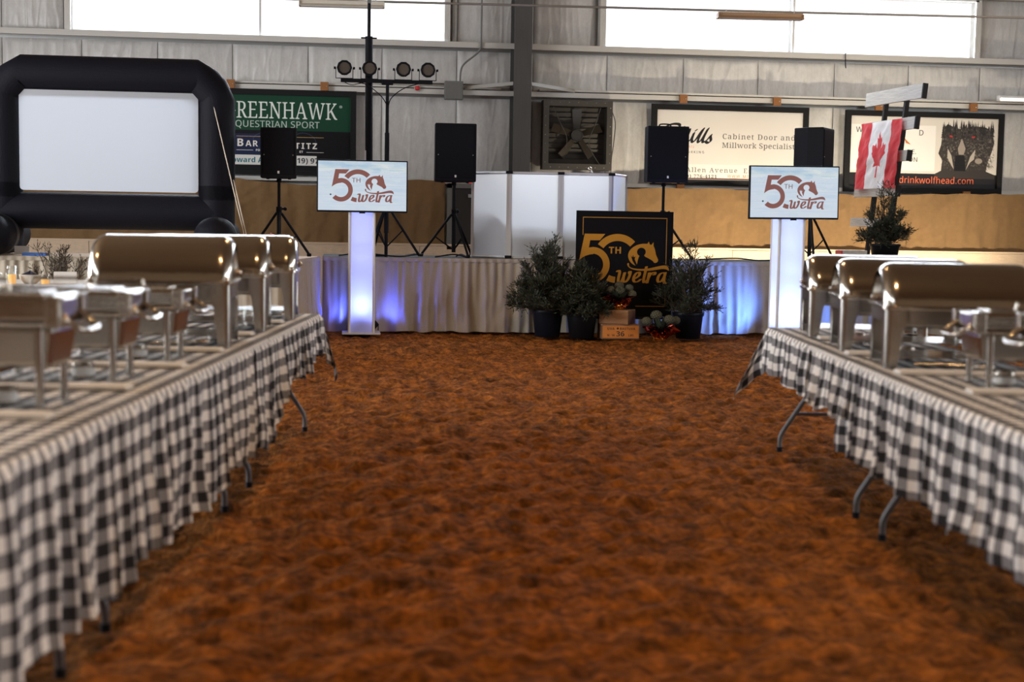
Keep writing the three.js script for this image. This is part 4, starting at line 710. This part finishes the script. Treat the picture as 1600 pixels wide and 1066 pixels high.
buffetTable('folding buffet table nearest along the left row', LX, -3.22);
buffetTable('folding buffet table farthest along the right row', RX, -7.76);
buffetTable('folding buffet table nearest along the right row', RX, -5.29);
// a gingham cloth over a stretch of a row; side +1: the aisle lies at +x
function gingham(label, side, z0, z1, drop, gather, seed, lift, endTail) {
  const edge = side > 0 ? LEFT : RIGHT, yT = TH + 0.004 + lift, n = Math.round(Math.abs(z1 - z0) / 0.0105), m = 46, r = 0.014;
  const us = [0]; for (let i = 1; i <= n; i++) us.push(us[i - 1] + Math.abs(z1 - z0) / n * gather(lerp(z0, z1, (i - 0.5) / n)));
  // across: 0..4 back drop, 4..14 top, 14..18 rounding, 18..46 front drop
  const pos = [], uv = [], idx = [];
  for (let i = 0; i <= n; i++) {
    const z = lerp(z0, z1, i / n), over = endTail ? Math.max(0, endTail - z) : 0;           // length past the table's far end
    const D = drop(z), g = gather(z), zz = over ? endTail - 0.02 - 0.12 * over : z;
    const ph = us[i] * 2 * Math.PI * 4.1 + 1.6 * n2(us[i] * 1.3, seed);
    for (let j = 0; j <= m; j++) {
      let x, y, s, zo = zz;
      const sag = over * 0.97;
      if (j < 4) { const t = 1 - j / 4; x = -TW - 0.012 - 0.01 * t; y = yT - 0.3 * t; s = -0.3 * t; }
      else if (j <= 14) { const t = (j - 4) / 10; x = lerp(-TW, -r, t); y = yT + 0.0012 * n2(z * 9, t * 6 + seed); s = TW * t; }
      else if (j <= 18) { const a = (j - 14) / 4 * Math.PI / 2; x = -r + r * Math.sin(a) + 0.006; y = yT - r + r * Math.cos(a); s = TW + r * a; }
      else {
        const t = (j - 18) / (m - 18), d = t * D, amp = 0.004 + 0.02 * Math.pow(t, 0.8) * Math.min(1, g / 1.3);
        x = 0.008 + amp * (0.9 + Math.sin(ph) + 0.35 * Math.sin(2.3 * ph + seed)) + 0.02 * t * n2(z * 2.1, seed + t); y = yT - r - d + 0.015 * t * n2(z * 5, seed); s = TW + 0.022 + d;
        zo += 0.02 * t * Math.cos(ph) + 0.02 * t * n2(z * 3, seed + 9);
        if (over) x += over * (side > 0 ? 0.16 + 0.12 * t : 0.25 + 0.35 * t);
      }
      pos.push(...row(edge + side * x, y - sag * (j > 18 ? 0.72 : 1), zo)); uv.push(us[i] / 0.09, s / 0.09);
    }
  }
  for (let i = 0; i < n; i++) for (let j = 0; j < m; j++) { const a = i * (m + 1) + j, b = a + 1, c = a + m + 1, d = c + 1; idx.push(a, b, d, a, d, c); }
  const geo = new THREE.BufferGeometry(); geo.setAttribute('position', new THREE.Float32BufferAttribute(pos, 3)); geo.setAttribute('uv', new THREE.Float32BufferAttribute(uv, 2)); geo.setIndex(idx); geo.computeVertexNormals();
  return single('gingham_tablecloth', geo, M.gingham, label, 'tablecloth');
}
const gat = (...k) => (z) => { for (let i = 0; i + 1 < k.length; i++) if (z >= k[i][0] && z <= k[i + 1][0]) return lerp(k[i][1], k[i + 1][1], smooth(z, k[i][0], k[i + 1][0])); return z < k[0][0] ? k[0][1] : k[k.length - 1][1]; };
gingham('black and white gingham cloth over the far end of the left row', 1, -9.88, -8.62, (z) => 0.25 + 0.03 * n2(z * 2, 1), () => 1.0, 1, 0.002, -9.58);
gingham('tightly gathered gingham cloth before the farthest left chafing dishes', 1, -8.9, -7.1, (z) => 0.31 + 0.05 * n2(z * 1.5, 2) + 0.18 * smooth(z, -7.9, -7.5), gat([-8.9, 1.9], [-7.6, 1.8], [-7.1, 1.3]), 2, 0.004);
gingham('gingham cloth hanging low over the middle of the left row', 1, -7.55, -4.66, (z) => 0.515 + 0.03 * n2(z * 1.6, 3) + 0.05 * smooth(z, -6.35, -6.2) - 0.03 * smooth(z, -5.6, -5.3), gat([-7.55, 1.5], [-6.6, 1.6], [-6.2, 1.2], [-5.4, 1.15], [-4.66, 1.25]), 3, 0.006);
gingham('gingham cloth hanging almost to the ground nearest on the left', 1, -4.72, -2.1, (z) => 0.57 + 0.02 * n2(z * 2, 4), gat([-4.72, 1.35], [-4.3, 1.15], [-2.1, 1.15]), 4, 0.008);
gingham('gingham cloth with broad checks over the far end of the right row', -1, -9.28, -7.62, (z) => 0.26 + 0.02 * n2(z * 2, 5), gat([-9.2, 1.0], [-7.62, 1.05]), 5, 0.002, -9.0);
gingham('closely gathered gingham cloth below the farthest right chafing dishes', -1, -7.72, -6.6, (z) => 0.27 + 0.02 * n2(z * 2, 6), gat([-7.7, 1.7], [-6.6, 1.9]), 6, 0.004);
gingham('gingham cloth hanging lower over the near right table', -1, -6.86, -4.05, (z) => 0.42 + 0.02 * n2(z * 2, 7), gat([-6.86, 1.0], [-6.6, 1.6], [-5.7, 1.6], [-5.2, 1.2], [-4.05, 1.15]), 7, 0.007);

// ------------------------------------------------------------------ roll-top chafing dishes
const CY = TH + 0.016;
function rollTop(label, x, z, side, hy, group) {
  const s = thing('roll_top_chafing_dish', label, 'chafing dish', row(x, CY, z), YAW + side * 0.1, group), W = 0.70, D = 0.47, b = 0.315;
  s.scale.y = hy;
  // barrel lid with rounded ends
  const R = 0.222, prof = (q) => { const e = Math.abs(q) - (W / 2 - 0.075); return e <= 0 ? R : R - 0.075 + 0.075 * Math.sqrt(Math.max(0, 1 - (e / 0.075) ** 2)); };
  const lid = part('lid', [grid(64, 28, (u, v) => { const q = (W - 0.012) * (u - 0.5) * 1, t = Math.sin((u - 0.5) * Math.PI) / 2, xx = (W - 0.012) * t, r = prof(xx), a = v * Math.PI; return [xx, b + 0.004 + r * Math.sin(a), r * Math.cos(a)]; }), ...[-1, 1].map((e) => grid(28, 1, (u, v) => { const r = (R - 0.075) * v, a = u * Math.PI; return [e * (W - 0.012) / 2, b + 0.004 + r * Math.sin(a), r * Math.cos(a)]; }))], M.steel, s);
  for (const e of [-1, 1]) { const v = part('pivot', cyl(0.024, 0.014, 0, 0, 0, 18).rotateZ(Math.PI / 2).translate(e * (W / 2 + 0.004), b + 0.04, 0), M.steel, s); part('pivot_cap', new THREE.SphereGeometry(0.014, 10, 8).translate(e * (W / 2 + 0.012), b + 0.04, 0), M.steel, v); part('corner_knob', new THREE.SphereGeometry(0.015, 10, 8).translate(e * (W / 2 - 0.03), b + 0.014, D / 2 - 0.012), M.steel, s); }
  part('rim', (() => { const sh = new THREE.Shape(), q = (p, w, d, r) => { p.moveTo(-w + r, -d); p.lineTo(w - r, -d); p.quadraticCurveTo(w, -d, w, -d + r); p.lineTo(w, d - r); p.quadraticCurveTo(w, d, w - r, d); p.lineTo(-w + r, d); p.quadraticCurveTo(-w, d, -w, d - r); p.lineTo(-w, -d + r); p.quadraticCurveTo(-w, -d, -w + r, -d); return p; }; q(sh, W / 2, D / 2, 0.04); sh.holes.push(q(new THREE.Path(), W / 2 - 0.02, D / 2 - 0.02, 0.03)); return new THREE.ExtrudeGeometry(sh, { depth: 0.012, bevelEnabled: true, bevelSize: 0.004, bevelThickness: 0.004, bevelSegments: 2, curveSegments: 6 }).rotateX(-Math.PI / 2).translate(0, b - 0.008, 0); })(), M.steel, s);
  // sheet metal aprons with an arch, and rounded corner legs
  const y1 = b - 0.006, ya = 0.235, wTop = 0.105, wBot = 0.058;
  for (const e of [-1, 1]) {
    part('apron', span(-W / 2 + wTop, W / 2 - wTop, ya, y1, e * (D / 2 - 0.012) - 0.002, e * (D / 2 - 0.012) + 0.002), M.brushed, s);
    part('apron', span(e * (W / 2 - 0.012) - 0.002, e * (W / 2 - 0.012) + 0.002, ya, y1, -D / 2 + wTop, D / 2 - wTop), M.brushed, s);
    for (const f of [-1, 1]) {
      const g = grid(20, 14, (u, v) => {
        const y = v * y1, wd = y > ya ? wTop + 0.004 : lerp(wBot, wTop - 0.02, Math.pow(y / ya, 0.8)) + 0.022 * Math.pow(clamp((y - ya + 0.05) / 0.05, 0, 1), 2), r = 0.024, arc = r * Math.PI / 2, len = 2 * (wd - r) + arc, q = u * len;
        let px, pz; if (q < wd - r) { px = -(wd - q); pz = 0; } else if (q < wd - r + arc) { const a = (q - (wd - r)) / r; px = -r + r * Math.sin(a); pz = -r + r * Math.cos(a); } else { px = 0; pz = -r - (q - (wd - r) - arc); }
        return [e * (W / 2 - 0.01 + px), y, f * (D / 2 - 0.01 + pz)];
      });
      part('leg', g, M.brushed, s);
    }
  }
  part('water_pan', [rbox(W - 0.09, 0.1, D - 0.09, 0.02, 0, b - 0.06, 0)], M.brushed, s);
  part('shelf', rbox(W - 0.06, 0.006, D - 0.06, 0.002, 0, 0.055, 0), M.brushed, s);
  return s;
}
const rolls = 'stainless roll-top chafing dishes';
rollTop('roll-top chafing dish nearest of the three on the left table', -1.735, -7.1, 1, 1.0, rolls);
rollTop('middle of the three roll-top chafing dishes on the left table', -1.735, -8.1, 1, 0.985, rolls);
rollTop('farthest roll-top chafing dish on the left table beside the glowing column', -1.72, -9.05, 1, 0.965, rolls);
rollTop('roll-top chafing dish nearest of the three on the right table', 2.05, -6.62, -1, 0.88, rolls);
rollTop('middle of the three roll-top chafing dishes on the right table', 2.05, -7.5, -1, 0.875, rolls);
rollTop('farthest roll-top chafing dish on the right table beside the glowing column', 2.07, -8.38, -1, 0.87, rolls);
// ------------------------------------------------------------------ rectangular chafing dishes
function rectDish(label, x, z, hy, side, group) {
  const s = thing('rectangular_chafing_dish', label, 'chafing dish', row(x, CY, z), YAW, group), W = 0.6, D = 0.31; s.scale.y = hy;
  const lid = part('lid', [rbox(W - 0.02, 0.095, D - 0.02, 0.022, 0, 0.325, 0, 4)], M.steel, s);
  part('lid_top', rbox(W - 0.16, 0.02, D - 0.14, 0.01, 0, 0.372, 0, 3), M.steel, lid);
  part('lid_handle', polyTube([[-0.11, 0.37, 0.06], [-0.1, 0.42, 0.06], [0.1, 0.42, 0.06], [0.11, 0.37, 0.06]], 0.006), M.steel, lid);
  part('rim', rbox(W, 0.014, D, 0.006, 0, 0.275, 0), M.steel, s);
  const pan = part('water_pan', (() => { const g = rbox(W - 0.05, 0.14, D - 0.05, 0.02, 0, 0.2, 0, 3), p = g.attributes.position; for (let i = 0; i < p.count; i++) { const t = (p.getY(i) - 0.13) / 0.14; p.setX(i, p.getX(i) * lerp(0.93, 1, t)); p.setZ(i, p.getZ(i) * lerp(0.9, 1, t)); } g.computeVertexNormals(); return g; })(), M.brushed, s);
  for (const e of [-1, 1]) {
    for (const f of [-1, 1]) {
      const leg = part('leg', [bar([e * (W / 2 - 0.075), 0, f * (D / 2 - 0.03)], [e * (W / 2 - 0.075), 0.26, f * (D / 2 - 0.03)], 0.013, 0.016)], M.brushed, s);
      part('foot', cyl(0.02, 0.012, e * (W / 2 - 0.075), 0.006, f * (D / 2 - 0.03), 14), M.brushed, leg);
      part('corner_bracket', [rbox(0.045, 0.1, 0.012, 0.005, e * (W / 2 - 0.025), 0.32, f * (D / 2 - 0.006)), rbox(0.012, 0.1, 0.045, 0.005, e * (W / 2 - 0.004), 0.32, f * (D / 2 - 0.03))], M.steel, s);
    }
    part('side_handle', [tube([[e * (W / 2 - 0.01), 0.31, 0.1], [e * (W / 2 + 0.035), 0.27, 0.1], [e * (W / 2 + 0.06), 0.255, 0.06], [e * (W / 2 + 0.062), 0.255, -0.06], [e * (W / 2 + 0.035), 0.27, -0.1], [e * (W / 2 - 0.01), 0.31, -0.1]], 0.011)], M.steel, s);
    part('knob', new THREE.SphereGeometry(0.016, 14, 10).translate(e * (W / 2 + 0.01), 0.29, D / 2 - 0.02), M.steel, s);
    part('cross_rail', bar([-W / 2 + 0.075, 0.06, e * (D / 2 - 0.03)], [W / 2 - 0.075, 0.06, e * (D / 2 - 0.03)], 0.006), M.brushed, s);
  }
  return s;
}
const rects = 'stainless rectangular chafing dishes';
rectDish('low rectangular chafing dish at the left picture edge', -1.765, -4.74, 1.0, 1, rects);
rectDish('low rectangular chafing dish second from the left picture edge', -1.755, -5.55, 0.93, 1, rects);
rectDish('low rectangular chafing dish just before the nearest left roll-top', -1.74, -6.35, 0.85, 1, rects);
rectDish('low rectangular chafing dish just before the nearest right roll-top', 2.14, -5.8, 0.82, -1, rects);
rectDish('low rectangular chafing dish at the right picture edge', 2.16, -5.1, 0.9, -1, rects);

// ------------------------------------------------------------------ small things on the buffet
function fuelCan(label, x, z) {
  const s = thing('fuel_can', label, 'fuel can', row(x, CY - 0.002, z), YAW, 'chafing fuel cans');
  part('can', lathe([[0, 0], [0.042, 0], [0.043, 0.004], [0.043, 0.055], [0.04, 0.06], [0.034, 0.058]], 20), M.steel, s); part('label_band', lathe([[0.0436, 0.012], [0.0436, 0.048]], 20), M.linen, s); part('lid', cyl(0.033, 0.006, 0, 0.058, 0), M.brushed, s);
}
const canSpots = [[-1.53, -7.33, 'nearest left roll-top, aisle side'], [-1.53, -8.33, 'middle left roll-top'], [-1.55, -9.28, 'farthest left roll-top'], [-1.70, -4.74, 'left edge rectangular dish'], [-1.68, -5.55, 'second left rectangular dish'], [-1.68, -6.35, 'third left rectangular dish'], [1.92, -6.9, 'nearest right roll-top'], [1.9, -7.78, 'middle right roll-top'], [2.02, -5.8, 'right rectangular dish'], [2.04, -5.1, 'right edge rectangular dish']];
for (const [x, z, w] of canSpots) fuelCan('silver fuel can below the ' + w, x, z);
function strip(label, x, z, len, turn = 0) { single('folded_napkin_strip', [rbox(len, 0.009, 0.1, 0.004, 0, 0.0045, 0, 3), rbox(len * 0.985, 0.008, 0.092, 0.003, -len * 0.005, 0.013, 0.002, 2)], M.linen, label, 'napkin', row(x, CY - 0.002, z), YAW + turn, 'folded white strips between the dishes'); }
[[-1.72, -8.62, 0.66, 'before the farthest left roll-top'], [-1.73, -7.68, 0.66, 'before the middle left roll-top'], [-1.71, -6.72, 0.68, 'before the nearest left roll-top'], [-1.72, -6.0, 0.68, 'before the third left rectangular dish'], [-1.74, -5.2, 0.68, 'before the second left rectangular dish'], [-1.75, -4.42, 0.62, 'before the leftmost rectangular dish'],
  [2.05, -8.05, 0.62, 'before the farthest right roll-top'], [2.02, -7.12, 0.68, 'before the middle right roll-top'], [2.03, -6.22, 0.68, 'before the nearest right roll-top'], [2.09, -5.5, 0.62, 'before the right rectangular dish']].forEach(([x, z, l, w], i) => strip('folded white cloth strip lying ' + w, x, z, l, 0.02 * (i % 3 - 1)));
for (const [x, z, t, w] of [[-1.62, -6.78, 0.5, 'left'], [1.95, -6.28, -0.4, 'right']]) {
  const s = thing('serving_spoon', 'long steel serving spoon by the nearest ' + w + ' roll-top', 'spoon', row(x, CY + 0.024, z), YAW + t);
  part('handle', tube([[-0.16, 0.006, 0], [0, 0.01, 0], [0.1, 0.008, 0]], 0.005), M.steel, s); part('bowl', new THREE.SphereGeometry(0.04, 16, 10).scale(1.1, 0.3, 0.75).translate(0.14, 0.01, 0), M.steel, s);
}
function tumbler(label, pos, r, h, fill) {
  const s = thing('glass_tumbler', label, 'glass', pos);
  part('glass', lathe([[0, 0.002], [r * 0.85, 0.002], [r, h], [r - 0.004, h], [r * 0.85 - 0.004, 0.012], [0, 0.012]], 20), M.glass, s);
  if (fill) part('candle', cyl(r * 0.7, h * 0.5, 0, h * 0.28, 0, 14), std({ color: lin(0.7, 0.4, 0.14), emissive: lin(1, 0.5, 0.12), emissiveIntensity: 0.5 }), s);
}
for (const [x, z, w] of [[-1.62, -8.42, 'middle left roll-top'], [-1.56, -8.38, 'middle left roll-top, aisle side'], [1.98, -7.62, 'middle right roll-top'], [2.06, -7.6, 'middle right roll-top, wall side']]) tumbler('clear glass tumbler behind the ' + w, row(x, CY, z), 0.035, 0.1);

// ------------------------------------------------------------------ guest table beyond the left row
{
  const o = [-2.72, 0, -13.55], t = thing('round_table', 'round guest table under a cream cloth beyond the left buffet', 'table', o);
  part('table_top', cyl(0.76, 0.03, 0, 0.735, 0, 40), M.linen, t);
  part('cloth', grid(90, 8, (u, v) => { const a = u * 6.2832, r = 0.775 + (1 - v) * (0.09 + 0.05 * Math.sin(a * 11)); return [Math.cos(a) * r, 0.12 + v * 0.635, Math.sin(a) * r]; }), M.linen, t);
  part('cloth_top', cyl(0.778, 0.004, 0, 0.754, 0, 48), M.linen, t);
  part('pedestal', [cyl(0.05, 0.72, 0, 0.36, 0), cyl(0.3, 0.03, 0, 0.015, 0)], M.black, t);
  tumbler('small glass tumbler at the left picture edge', [-3.0, 0.757, -13.3], 0.035, 0.1);
  tumbler('tall glass with amber candle glow at the left picture edge', [-2.92, 0.757, -13.25], 0.05, 0.165, true);
  tumbler('short amber votive glass beside the white card', [-2.64, 0.757, -13.3], 0.05, 0.085, true);
  const c = thing('tent_card', 'white rounded tent card with grey script on the guest table', 'card', [-2.47, 0.757, -13.35], 0.1);
  const ct = canvasTex(128, 64, (x) => { x.fillStyle = '#f0efec'; x.fillRect(0, 0, 128, 64); x.fillStyle = '#8a8f98'; x.font = 'italic 22px serif'; x.fillText('menu', 38, 28); });
  part('front_leaf', [rbox(0.2, 0.11, 0.006, 0.003, 0, 0, 0).rotateX(-0.25).translate(0, 0.06, 0.03)], M.linen, c); part('back_leaf', [rbox(0.2, 0.11, 0.006, 0.003).rotateX(0.25).translate(0, 0.06, -0.02)], M.linen, c);
  const bw = thing('serving_bowl', 'cream bowl holding a navy napkin on the guest table', 'bowl', [-2.78, 0.757, -13.35]);
  part('bowl', lathe([[0, 0], [0.05, 0], [0.085, 0.03], [0.1, 0.085], [0.094, 0.085], [0.08, 0.035], [0, 0.01]], 28), M.cream, bw);
  part('napkin', grid(16, 6, (u, v) => { const a = u * 6.2832, q = 0.092 * (1 - v); return [Math.cos(a) * q, 0.08 + 0.03 * v + 0.012 * Math.sin(a * 3) * v, Math.sin(a) * q]; }), M.navy, bw);
}

// ------------------------------------------------------------------ lamps out of view, placed to warm floor, dishes and right wall
function unseenHighBay(label, x, z, power, color = WARM) {
  const s = thing('unseen_high_bay_lamp', label, 'lamp', [x, TOP - 0.9, z], 0, 'unseen warm high bay lamps under the roof');
  part('reflector', lathe([[0.08, 0.28], [0.12, 0.24], [0.24, 0.04], [0.25, 0]], 24), std({ color: lin(0.5, 0.5, 0.5), roughness: 0.4, metalness: 0.6, side: THREE.DoubleSide }), s);
  part('ballast', cyl(0.09, 0.24, 0, 0.4, 0), M.greyBox, s); part('hanger', bar([0, 0.5, 0], [0, 0.9, 0], 0.01), M.galv, s);
  part('bulb', new THREE.SphereGeometry(0.08, 14, 10).translate(0, 0.08, 0), std({ color: lin(1, 0.9, 0.7), emissive: color, emissiveIntensity: 3 }), s);
  const l = new THREE.SpotLight(color, power, 0, 1.1, 0.5); l.name = 'unseen_high_bay_light'; l.position.set(0, -0.02, 0); l.shadow.radius = 6; l.target.position.set(0, -5, 0); s.add(l, l.target);
}
unseenHighBay('unseen warm high bay lamp over the aisle before the camera', 0.9, -4.0, 40);
unseenHighBay('unseen warm high bay lamp over the aisle halfway to the stage', 1.6, -12.5, 42);
unseenHighBay('unseen warm high bay lamp behind the camera', 0.6, 3.0, 90);
unseenHighBay('unseen warm high bay lamp high over the left row', -5.0, -6.0, 15);
{ // unseen warm flood under the roof, placed to warm the right wall end
  const s = thing('unseen_flood_lamp', 'unseen warm flood lamp hung from the roof over the right side', 'lamp', [9.2, TOP - 0.45, -14.4]);
  part('bracket', [bar([-0.18, 0, 0], [-0.18, 0.45, 0], 0.012), bar([0.18, 0, 0], [0.18, 0.45, 0], 0.012)], M.black, s);
  part('housing', box(0.34, 0.24, 0.16, 0, 0, 0.06, 0.5), M.black, s);
  part('lens', box(0.3, 0.2, 0.01, 0, -0.045, -0.025, 0.5), std({ color: lin(1, 0.9, 0.7), emissive: lin(1, 0.7, 0.4), emissiveIntensity: 4 }), s);
  const l = new THREE.SpotLight(lin(1, 0.89, 0.73), 55, 0, 0.6, 0.8); l.name = 'flood'; l.position.set(0, -0.07, -0.06); l.shadow.radius = 12; l.target.position.set(-2.2, -4.3, -7.7); s.add(l, l.target);
}
scene.traverse((o) => { if (o.isMesh) { o.castShadow = true; o.receiveShadow = true; } if (o.isLight && !o.isRectAreaLight) o.castShadow = true; });
renderer.render(scene, camera);
